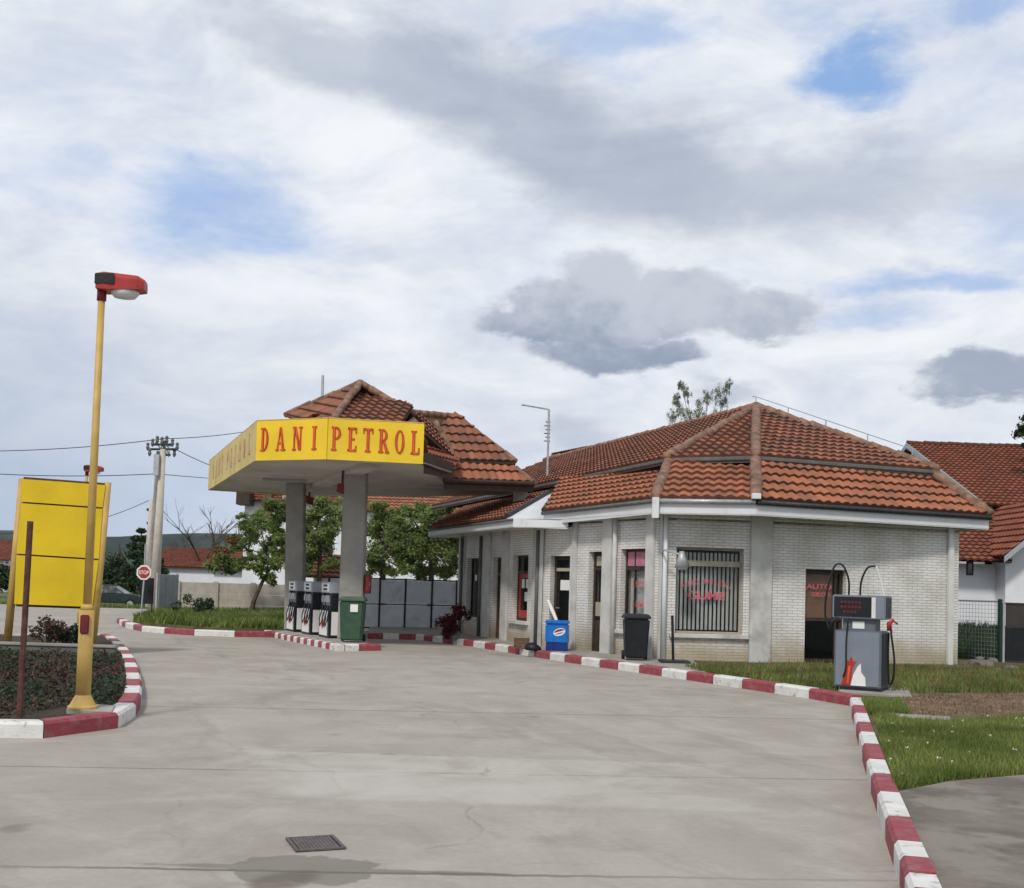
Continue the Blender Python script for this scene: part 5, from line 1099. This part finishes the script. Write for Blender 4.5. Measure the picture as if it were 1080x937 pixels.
for i, (x, y, r_) in enumerate(((1028, 701, .16), (1038, 703, .2), (1047, 699, .14), (1033, 697, .13), (1066, 708, .17), (1052, 709, .12))):
    c = G(x, y, .12); bm = bmesh.new(); bmesh.ops.create_icosphere(bm, subdivisions=2, radius=r_)
    for v in bm.verts: v.co *= random.uniform(.8, 1.15); v.co.z *= .65
    me = bpy.data.meshes.new('rubble_stone'); bm.to_mesh(me); bm.free(); me.materials.append(MT['rock']); o = bpy.data.objects.new('rubble_stone', me); COL.objects.link(o); o.location = (c.x, c.y, .14)
    tag(o, 'pale rubble stone lying in the grass at the foot of the green gate post', 'stone', 'rubble stones by the gate')
# barn
def box_house(name, label, cat, pts, z0, z1): pass
bn = thing('barn', 'large barn with old red tiled gable roof behind the station at the right', 'barn', (22, 44, .5))
rl_, rr_ = V(957, 469, 48), V(957, 469, 48)+Vector((16, 0, 0)); el = V(1045, 533, 40); el.x = rl_.x; er = el+Vector((16, 0, 0)); bl, br_ = Vector((rl_.x, 56, el.z)), Vector((rl_.x+16, 56, el.z))
tiles('roof', [el, er, rr_, rl_], 'tb', bn); tiles('roof', [br_, bl, rl_, rr_], 'tb', bn)
x0, x1 = rl_.x+.35, rl_.x+15.6; mb = MB()
for x in (x0, x1): mb.solid([(x, 40.6, .3), (x, 55.4, .3), (x, 55.4, el.z), (x, 48, rl_.z-.15), (x, 40.6, el.z)], (.2 if x == x0 else -.2, 0, 0))
mb.box((x0, 40.6, .3), (x1, 40.8, el.z-.06)); mb.box((x0, 55.2, .3), (x1, 55.4, el.z)); build('wall', mb, 'plaster', bn)
mb = MB(); mb.solid([rl_+Vector((-.02, 0, .06)), el+Vector((-.02, 0, .06)), el+Vector((-.02, 0, -.16)), rl_+Vector((-.02, 0, -.16))], (-.04, 0, 0)); mb.solid([rl_+Vector((-.02, 0, .06)), bl+Vector((-.02, 0, .06)), bl+Vector((-.02, 0, -.16)), rl_+Vector((-.02, 0, -.16))], (-.04, 0, 0)); build('bargeboard', mb, 'lgrey', bn)
mb = MB(); mb.solid([(x0-.012, 46.3, rl_.z-1.5), (x0-.012, 49.5, rl_.z-1.5), (x0-.012, 48, rl_.z-.5)], (-.02, 0, 0)); build('gable_louvre', mb, 'dark', bn)
mb = MB(); ridge(mb, rl_+Vector((0, 0, .05)), rr_+Vector((0, 0, .05)), .12); build('ridge_tiles', mb, 'tb', bn)
mb = MB(); mb.box((x0+.5, 40.55, el.z-.5), (x1, 40.59, el.z-.12)); build('eaves_opening', mb, 'black', bn)
# annexe
an = thing('annexe', 'low white annexe with orange red tiled lean roof in front of the barn', 'outbuilding', (15.5, 37, .5))
ta, tb2 = V(1012, 541, 39.6), V(1100, 545, 39.6); za = ta.z; ea = V(1008, 591, 35.2); eb = V(1059, 589.5, 35.0)
A0, A1 = Vector((ea.x-3.5, 35.2, ea.z)), Vector((eb.x+.3, 35.1, ea.z)); T0, T1 = Vector((ea.x-3.5, 40.2, za+.1)), Vector((eb.x+3.2, 40.2, za+.1))
tiles('roof', [A0, A1, T1, T0], 'tb', an)
v0 = V(1058, 589, 34.6); v1 = V(1084, 568, 34.6); ap_ = Vector((v0.x+2.4, 34.6, v0.z+(v1.z-v0.z)/(v1.x-v0.x)*2.4)); v2 = Vector((v0.x+4.8, 34.6, v0.z))
tiles('roof', [Vector((v0.x-.0, 34.55, v0.z+.05)), Vector((v0.x, 40.4, v0.z+.05)), Vector((ap_.x, 40.4, ap_.z+.05)), Vector((ap_.x, 34.55, ap_.z+.05))], 'tb', an)
tiles('roof', [Vector((v2.x-.0, 40.4, v0.z+.05)), Vector((v2.x, 34.55, v0.z+.05)), Vector((ap_.x, 34.55, ap_.z+.05)), Vector((ap_.x, 40.4, ap_.z+.05))], 'tb', an)
mb = MB(); zf = ea.z-.08; mb.box((ea.x-3, 35.9, .3), (v0.x+.35, 36.1, zf)); mb.solid([(v0.x+.35, 35.2, .3), (v2.x-.35, 35.2, .3), (v2.x-.35, 35.2, v0.z+.1), (ap_.x, 35.2, ap_.z-.1), (v0.x+.35, 35.2, v0.z+.1)], (0, .2, 0)); mb.box((v0.x+.35, 35.4, .3), (v0.x+.55, 36.0, v0.z)); mb.box((ea.x-3, 39.9, .3), (v2.x, 40.1, zf)); build('wall', mb, 'plaster', an)
mb = MB()
for a, b in ((v0, ap_), (ap_, v2)): mb.solid([Vector((a.x, 34.5, a.z+.06)), Vector((b.x, 34.5, b.z+.06)), Vector((b.x, 34.5, b.z-.13)), Vector((a.x, 34.5, a.z-.13))], (0, .04, 0))
build('bargeboard', mb, 'lgrey', an)
wf = Fr((ea.x-3, 35.9), (v0.x, 35.9)); r4 = wf.rect(1019, 1026.5, 592, 607); mb = MB(); wf.box(mb, r4[0], r4[1], .003, .02, r4[2], r4[3]); w = build('window', mb, 'dark', an); mb = MB(); wf.box(mb, r4[0]+.05, r4[1]-.05, .021, .024, r4[2]+.05, r4[3]-.05); build('pane', mb, 'dglass', w)
mb = MB(); q = V(1013, 662, 36); mb = MB()
# house behind the canopy
def gable(name, label, cat, x0, x1, y0, y1, zb, ze, zr, axis, roof, wallm='plaster', wins=(), group=None, chim=None):
    t = thing(name, label, cat, ((x0+x1)/2, (y0+y1)/2, zb), group); ov = .4; mb = MB()
    if axis == 'x':
        ym = (y0+y1)/2; k = (zr-ze)/(ym-y0)
        for x in (x0, x1-.2): mb.solid([(x, y0, zb), (x, y1, zb), (x, y1, ze), (x, ym, zr), (x, y0, ze)], (.2, 0, 0))
        mb.box((x0+.2, y0, zb), (x1-.2, y0+.2, ze)); mb.box((x0+.2, y1-.2, zb), (x1-.2, y1, ze)); build('wall', mb, wallm, t)
        a, b = x0-ov, x1+ov; tiles('roof', [(a, y0-ov, ze-k*ov+.08), (b, y0-ov, ze-k*ov+.08), (b, ym, zr+.08), (a, ym, zr+.08)], roof, t); tiles('roof', [(b, y1+ov, ze-k*ov+.08), (a, y1+ov, ze-k*ov+.08), (a, ym, zr+.08), (b, ym, zr+.08)], roof, t)
    else:
        xm = (x0+x1)/2; k = (zr-ze)/(xm-x0)
        for y in (y0, y1-.2): mb.solid([(x0, y, zb), (x1, y, zb), (x1, y, ze), (xm, y, zr), (x0, y, ze)], (0, .2, 0))
        mb.box((x0, y0+.2, zb), (x0+.2, y1-.2, ze)); mb.box((x1-.2, y0+.2, zb), (x1, y1-.2, ze)); build('wall', mb, wallm, t)
        a, b = y0-ov, y1+ov; tiles('roof', [(x0-ov, b, ze-k*ov+.08), (x0-ov, a, ze-k*ov+.08), (xm, a, zr+.08), (xm, b, zr+.08)], roof, t); tiles('roof', [(x1+ov, a, ze-k*ov+.08), (x1+ov, b, ze-k*ov+.08), (xm, b, zr+.08), (xm, a, zr+.08)], roof, t)
    for (u, z, w_, h_) in wins:
        mb = MB(); mb.box((u, y0-.03, z), (u+w_, y0+.02, z+h_)); w = build('window', mb, 'wood', t); mb = MB(); mb.box((u+.07, y0-.05, z+.07), (u+w_-.07, y0-.035, z+h_-.07)); build('pane', mb, 'dglass', w)
    if chim: mb = MB(); mb.box((chim[0], chim[1], zr-1), (chim[0]+.5, chim[1]+.5, zr+.7)); build('chimney', mb, 'terra', t)
    return t
Yh = 58
e0, e1 = V(392, 537, Yh), V(545, 548, Yh); rg = V(392, 519, Yh+4)
hz_ = e0.z
hs = gable('house', 'white house with orange tiled roof seen behind the canopy and trees', 'house', V(385, 540, Yh).x, V(560, 540, Yh).x+1, Yh, Yh+9, -.4, hz_, hz_+2.6, 'x', 'tl', wins=[(V(x, 560, Yh).x, V(x, 585, Yh).z, 1.3, 1.5) for x in (405, 440, 470)])
hs2 = gable('house', 'tall white gabled house with dark timber balcony partly hidden by the canopy slab', 'house', V(258, 540, 62).x, V(376, 540, 62).x, 62, 71, -.4, V(300, 527, 62).z, V(300, 505, 62).z+1.2, 'x', 'tb', wins=[(V(x, 560, 62).x, V(x, 588, 62).z, 1.1, 1.3) for x in (300, 330)])
a = V(252, 533, 61.5); mb = MB(); mb.box((a.x, 60.8, a.z), (a.x+.75, 61.9, V(252, 519, 61.5).z)); build('timber_balcony', mb, 'dwood', hs2); mb = MB(); b = V(276, 550, 61.7); mb.box((b.x, 61.7, b.z), (b.x+.5, 61.96, b.z+2.2)); build('timber_post', mb, 'wood', hs2)
gable('shed', 'white low shed with dark red tiled roof seen beyond the concrete wall', 'shed', V(160, 590, 88).x, V(232, 590, 88).x, 88, 98, -.5, V(200, 598, 88).z, V(200, 580, 93).z, 'x', 'tb')
gable('shed', 'small white lean building peeking out right of the dark red roofed shed', 'shed', V(226, 600, 75).x, V(300, 600, 75).x, 75, 80, -.5, V(250, 600, 75).z, V(250, 590, 75).z+.6, 'x', 'tb')
gable('house', 'distant red roofed house at the far left edge behind the yellow board', 'house', V(-60, 590, 110).x, V(9, 590, 110).x, 110, 120, -.5, V(0, 590, 110).z, V(0, 571, 115).z, 'x', 'tb')
gable('shed', 'little shed with bright orange roof seen between the pumps and canopy pillars', 'shed', V(331, 600, 43).x, V(358, 600, 43).x, 43, 46, -.1, V(340, 606, 43).z, V(340, 588, 44.5).z, 'x', 'tl')
# ------------------------------------------------------------------ TREES
def cr_(cx, cy, Y, items): return [(V(x, y, Y+random.uniform(-1, 1)), r_/F*Y, s) for x, y, r_, s in items]
b = G(264, 652); b.z = .1
tree('young_tree', 'leaning young tree with green and reddish leaves in front of the concrete wall', tuple(b), 3.2, cr_(0, 0, b.y, [(235, 590, 15, .7), (250, 575, 16, .7), (268, 565, 18, .7), (282, 555, 17, .8), (290, 575, 14, .8), (262, 590, 14, .6), (243, 600, 12, .6), (275, 600, 12, .7), (290, 590, 12, .8), (258, 552, 12, .7), (272, 545, 12, .8), (285, 610, 9, .8)]), 'leaf', 380, .085, .09, lean=(1.0, .2))
rb = MB(); leafcloud(rb, cr_(0, 0, b.y-.5, [(232, 582, 12, .7), (246, 570, 10, .8), (225, 597, 8, .6)]), 150, .08); o = bpy.data.objects['young_tree']; build('reddish_foliage', rb, 'leafr', o)
Yt = 42
tree('tree', 'leafy green tree behind the pumps between the two canopy pillars', (V(337, 600, Yt).x, Yt, 0), 4.6, cr_(0, 0, Yt, [(332, 545, 18, .8), (350, 550, 17, .9), (322, 560, 14, .9), (345, 575, 16, .9), (331, 582, 11, .8), (300, 545, 16, .8), (290, 535, 14, .7), (352, 595, 12, .7), (340, 530, 14, .8), (325, 600, 9, .7), (310, 575, 12, .8), (290, 560, 12, .8), (345, 560, 14, 1), (330, 570, 13, 1), (355, 540, 12, 1), (320, 590, 12, 1), (305, 590, 12, 1), (295, 575, 12, 1)]), 'leaf', 420, .085, .12)
tree('tree', 'leafy green tree right behind the near canopy pillar above the grey fence', (V(404, 600, 43).x, 43, 0), 4.8, cr_(0, 0, 43, [(400, 555, 17, .9), (412, 572, 18, .9), (392, 580, 13, .9), (418, 550, 14, .8), (425, 590, 14, .8), (405, 545, 12, .8), (395, 600, 12, .8), (412, 602, 10, .8), (388, 560, 12, .8), (405, 562, 16, 1), (420, 575, 14, 1), (395, 590, 13, 1), (428, 560, 12, 1), (400, 534, 10, .8), (425, 602, 10, .8)]), 'leaf', 420, .085, .14)
tree('tree', 'bushy green tree beside the station wall end above the grey fence', (V(455, 600, 44).x, 44, 0), 5, cr_(0, 0, 44, [(440, 560, 18, .9), (458, 565, 20, .9), (470, 580, 17, .9), (447, 585, 15, .8), (475, 552, 14, .8), (462, 540, 14, .7), (484, 575, 14, .9), (492, 550, 14, .8), (460, 600, 13, .7), (440, 600, 10, .7), (430, 540, 12, .7), (480, 596, 12, .7), (450, 548, 14, .8), (455, 575, 16, 1), (436, 575, 14, 1), (470, 562, 16, 1), (445, 605, 10, .8), (468, 604, 10, .8), (448, 535, 12, .8), (475, 535, 10, .8), (434, 592, 10, 1)]), 'leaf', 440, .085, .14)
def conifer(label, px, yb, yt, Y, w, leaf='leafd'):
    base = (V(px, yb, Y).x, Y, -.5); zt = V(px, yt, Y).z; t = thing('conifer', label, 'tree', base); mb = MB(); mb.tube([base, (base[0], Y, zt)], [.25, .04], 8); build('trunk', mb, 'bark', t)
    lb = MB(); n = 9; cl = []
    for i in range(n):
        f = i/(n-1); z = base[2]+.6+(zt-base[2]-.6)*f; rr = w*(1-f)**.8*.6+.15
        for k in range(5): a = random.uniform(0, 6.28); cl.append(((base[0]+math.cos(a)*rr, Y+math.sin(a)*rr, z), rr*.5+.15, .7))
    leafcloud(lb, cl, 90, .16); build('crown', lb, leaf, t)
conifer('dark conifer rising left of the utility poles', 146, 630, 560, 80, 2.2)
conifer('dark bushy conifer hidden mostly behind the utility pole', 158, 630, 580, 84, 2.2)
tree('tree', 'rounded dark green tree behind the parked car', (V(124, 620, 82).x, 82, -.5), 5.5, cr_(0, 0, 82, [(112, 605, 14, .9), (128, 600, 16, .9), (135, 612, 14, .8), (118, 618, 13, .7), (142, 618, 12, .7)]), 'leafd', 420, .17, .2)
tree('tree', 'dark green tree at the far left edge of the view', (V(-5, 620, 85).x, 85, -.5), 5, cr_(0, 0, 85, [(-12, 600, 15, .9), (5, 608, 13, .8), (-2, 618, 13, .6), (15, 615, 10, .7)]), 'leafd', 420, .17, .2)
def bare(label, px, yb, yt, Y, sp, n=9):
    base = Vector((V(px, yb, Y).x, Y, -.5)); zt = V(px, yt, Y).z; t = thing('bare_tree', label, 'tree', tuple(base)); mb = MB()
    def br(p, d, L, r_, k):
        q = p+d*L; mb.tube([p, p.lerp(q, .5)+Vector((random.uniform(-.05, .05)*L, 0, 0)), q], [r_, r_*.8, r_*.55], 5)
        if k:
            for _ in range(3): dd = (d+Vector((random.gauss(0, sp), random.gauss(0, sp), random.uniform(-.05, .25)))).normalized(); br(q.lerp(p, random.uniform(0, .35)), dd, L*random.uniform(.55, .8), r_*.55, k-1)
    H = zt-base.z; br(base, Vector((0, 0, 1)), H*.38, .16, 4); build('trunk', mb, 'bark', t)
bare('leafless tree with fine twigs in front of the wooded hill', 213, 620, 523, 90, .42)
bare('second leafless tree just left of the canopy corner', 240, 620, 528, 95, .45)
bare('small leafless tree beside the utility pole against the hill', 196, 620, 545, 100, .4)
Yt = 62; b = V(738, 620, Yt)
tree('poplar_tree', 'sparse grey green tree top showing above the station roof ridge', (b.x, Yt, 0), V(738, 410, Yt).z, cr_(0, 0, Yt, [(716, 428, 7, 1.5), (724, 415, 5, 1.8), (724, 436, 9, 1.3), (746, 420, 6, 1.7), (757, 414, 6, 1.8), (765, 422, 6, 1.8), (740, 430, 8, 1.5), (712, 420, 5, 1.5), (754, 436, 10, 1.2), (708, 440, 7, 1.2), (735, 442, 9, 1), (768, 408, 4, 1.8), (719, 408, 3.5, 1.6)]), 'leafg', 300, .05, .08)
Yt = 44; b = V(1105, 620, Yt)
tree('pine_tree', 'dark green tree branch tip reaching in at the right edge above the barn', (b.x, Yt, 0.2), V(1105, 425, Yt).z, cr_(0, 0, Yt, [(1078, 455, 8, .9), (1090, 440, 14, .8), (1100, 460, 16, .7), (1120, 440, 18, .8), (1083, 470, 5, .6), (1130, 470, 18, .8)]), 'leafd', 240, .09, .2)
c = G(203, 655, .1)
shrub('shrub', 'small dark leafed shrub growing in the grass against the concrete wall', (G(208, 655).x, G(208, 655).y, .1), .55, 'leafd', 90, .06)
# far hedgerow, one mass
mb = MB(); cl = []
for i in range(150): x = random.uniform(-150, 90); cl.append(((x, random.uniform(130, 150), random.uniform(0, 2.2)), random.uniform(1.5, 3), .8))
leafcloud(mb, cl, 90, .35); struct('far_trees', mb, 'leafd', kind='stuff')
# ------------------------------------------------------------------ HAZE
HAZE = True
if HAZE:
    mb = MB(); mb.box((-2800, -60, -3), (2800, 1650, 190)); m = bpy.data.materials.new('haze_air'); m.use_nodes = True; nt = m.node_tree
    for n in list(nt.nodes): nt.nodes.remove(n)
    o = nt.nodes.new('ShaderNodeOutputMaterial'); v = nt.nodes.new('ShaderNodeVolumePrincipled'); v.inputs['Color'].default_value = (.62, .74, .92, 1); v.inputs['Density'].default_value = .00006; v.inputs['Anisotropy'].default_value = .2
    nt.links.new(v.outputs[0], o.inputs['Volume']); MT['haze'] = m; struct('haze', mb, 'haze', kind='stuff')
# ------------------------------------------------------------------ SKY AND SUN
sun_el, sun_az = R(48), R(200)      # azimuth clockwise from +Y: behind the camera, a little left
w = bpy.data.worlds.new('World'); S.world = w; w.use_nodes = True; nt = w.node_tree
for n in list(nt.nodes): nt.nodes.remove(n)
k = N(nt); out = k.n('ShaderNodeOutputWorld'); bg = k.n('ShaderNodeBackground'); nt.links.new(bg.outputs[0], out.inputs[0])
sky = k.n('ShaderNodeTexSky', sky_type='NISHITA'); sky.sun_disc = False; sky.sun_elevation = sun_el; sky.sun_rotation = sun_az; sky.altitude = 200; sky.dust_density = 1.5
dirv = k.n('ShaderNodeTexCoord').outputs['Generated']; x, y, z = k.sep(dirv)
flat = k.scale(dirv, (1, 1, 2.6))
wob = k.n('ShaderNodeTexNoise'); k.put(wob.inputs['Vector'], flat); wob.inputs['Scale'].default_value = 7; wob.inputs['Detail'].default_value = 6; wob.inputs['Roughness'].default_value = .6
wv = k.vm('SCALE', k.vm('SUBTRACT', wob.outputs[1], (.5, .5, .5)), sc=.07); dw = k.vm('ADD', dirv, wv); X, Y_, Z_ = k.sep(dw)
az = k.m('ARCTAN2', X, Y_); el = k.m('ARCSINE', k.m('MINIMUM', k.m('MAXIMUM', Z_, -1), 1))
n_hi = k.noise(flat, 9, 8, .62, .3); n_lo = k.noise(flat, 2.6, 6, .55, .4); n_md = k.noise(k.vm('ADD', flat, (3, 5, 1)), 5, 8, .62, .5); n_f = k.noise(k.scale(dirv, (1, 1, 1.5)), 24, 8, .6, .4); n_p = k.noise(k.scale(dirv, (1, 1, 1.4)), 13, 8, .6, .2)
def blob(px, py, rx, ry, rot=0, soft=.6, nz=.8, nf=.3):
    d = ray(px, py).normalized(); a0 = math.atan2(d.x, d.y); e0 = math.asin(d.z); u = k.m('SUBTRACT', az, a0); v = k.m('SUBTRACT', el, e0)
    c_, s_ = math.cos(rot), math.sin(rot); U = k.m('ADD', k.m('MULTIPLY', u, c_*F/rx), k.m('MULTIPLY', v, s_*F/rx)); Vv = k.m('SUBTRACT', k.m('MULTIPLY', v, c_*F/ry), k.m('MULTIPLY', u, s_*F/ry))
    q = k.m('SQRT', k.m('ADD', k.m('POWER', U, 2), k.m('POWER', Vv, 2))); q = k.m('ADD', q, k.m('ADD', k.m('MULTIPLY', k.m('SUBTRACT', n_p if soft < .35 else n_hi, .5), nz), k.m('MULTIPLY', k.m('SUBTRACT', n_f, .5), nf)))
    return k.ss(q, 1-soft, 1+soft*.5, 1, 0)
def mx(L):
    r_ = L[0]
    for q in L[1:]: r_ = k.m('MAXIMUM', r_, q)
    return r_
skyc = k.vm('SCALE', sky.outputs[0], sc=.10)
blue = mx([k.m('MULTIPLY', blob(225, 225, 115, 52, 0, 1.1, 2.0, .6), .72), k.m('MULTIPLY', blob(908, 72, 46, 34, -.3, 1.1, 3.4, 1.4), .85), k.m('MULTIPLY', blob(1010, 300, 140, 14, 0, .9, 2.2, 1), .6), k.m('MULTIPLY', blob(690, 45, 110, 30, 0, 1.1, 3), .55), k.m('MULTIPLY', blob(1050, 240, 70, 30, 0, 1.1, 3), .4), k.m('MULTIPLY', blob(860, 30, 60, 20, 0, 1.1, 3), .5), k.m('MULTIPLY', blob(60, 180, 130, 40, 0, 1.1, 2.5), .4), k.m('MULTIPLY', blob(1040, 8, 70, 18, 0, .9, 2.5), .6), k.m('MULTIPLY', blob(930, 335, 70, 14, 0, .9, 2.4, .6), .45)])
ov_ = k.ss(n_lo, .48, .8, 0, .3)
clear = k.m('MAXIMUM', blue, ov_)
white = k.mix(k.ss(n_md, .3, .7), (.60, .66, .77), (.88, .90, .93))
white = k.mix(k.m('MULTIPLY', k.ss(n_f, .35, .7), .25), white, (.92, .93, .95))
white = k.mix(k.ss(el, .0, .16, .5, 0), white, (.60, .67, .79))
lowl = k.m('MULTIPLY', k.ss(az, -.5, -.08, 1, 0), k.ss(el, .04, .34, .7, 0)); white = k.mix(lowl, white, (.38, .46, .60))
tint = k.mix(clear, white, k.mix(.75, skyc, (.20, .42, .84)))
streak = mx([k.m('MULTIPLY', blob(340, 42, 130, 40, -.15, .6, .8), .85), blob(460, 90, 130, 55, -.4, .6, .8), blob(580, 140, 130, 62, -.35, .6, .8), blob(700, 190, 150, 62, -.2, .6, .8), k.m('MULTIPLY', blob(850, 200, 190, 52, 0, .7, .9), .85), k.m('MULTIPLY', blob(1040, 190, 130, 50, 0, .8, 1.1), .5)])
col = k.mix(k.m('MULTIPLY', streak, .92), tint, k.mix(k.ss(n_md, .25, .75), (.36, .415, .52), (.47, .53, .63)))
C_ = dict(rot=0, soft=.34, nz=.85, nf=.7)
cum = mx([blob(560, 342, 66, 22, **C_), blob(600, 322, 60, 26, **C_), blob(640, 297, 52, 32, **C_), blob(690, 312, 60, 30, **C_), blob(740, 322, 60, 36, **C_), blob(805, 332, 54, 26, **C_), blob(655, 340, 120, 26, **C_), blob(640, 375, 78, 22, **C_), blob(705, 372, 40, 14, **C_), k.m('MULTIPLY', blob(1045, 396, 85, 20, .05, .34, .9, .8), .85), k.m('MULTIPLY', blob(772, 408, 42, 13, 0, .6, 1.2), .5), k.m('MULTIPLY', blob(605, 455, 30, 18, 0, .7, 1.2), .35)])
shade = k.ss(k.m('ADD', k.m('ADD', el, k.m('MULTIPLY', k.m('SUBTRACT', n_p, .5), .22)), k.m('MULTIPLY', k.m('SUBTRACT', n_f, .5), .10)), .18, .29)
cumc = k.mix(shade, (.27, .33, .44), (.55, .59, .67))
col = k.mix(k.m('MULTIPLY', cum, .95), col, cumc)
up2 = k.ss(z, .45, .9); col = k.mix(up2, col, (.50, .55, .65))
below = k.ss(z, -.02, 0, 1, 0); col = k.mix(below, col, (.25, .25, .22))
k.put(bg.inputs[0], col); bg.inputs[1].default_value = 1.0
sd = bpy.data.lights.new('sun', 'SUN'); sd.energy = 2.3; sd.angle = R(8); sd.color = (1, .95, .87); so = bpy.data.objects.new('sun', sd); COL.objects.link(so)
dv = Vector((math.sin(sun_az)*math.cos(sun_el), math.cos(sun_az)*math.cos(sun_el), math.sin(sun_el))); so.rotation_euler = dv.to_track_quat('Z', 'Y').to_euler()
# ------------------------------------------------------------------ CAMERA
cd = bpy.data.cameras.new('camera'); co = bpy.data.objects.new('camera', cd); COL.objects.link(co); S.camera = co
cd.sensor_fit = 'HORIZONTAL'; cd.sensor_width = 36; cd.lens = F/1080*36; cd.shift_y = (CY-468.5)/1080; cd.clip_end = 6000; cd.clip_start = .1
mrot = Matrix((rt, up, -fw)).transposed(); co.matrix_world = Matrix.Translation(EYE) @ mrot.to_4x4()
S.render.engine = 'CYCLES'; S.view_settings.view_transform = 'Standard'; S.view_settings.look = 'None'; S.view_settings.exposure = 0.06; S.view_settings.gamma = 1
S.cycles.volume_bounces = 0
S.render.resolution_x, S.render.resolution_y = 1024, 888
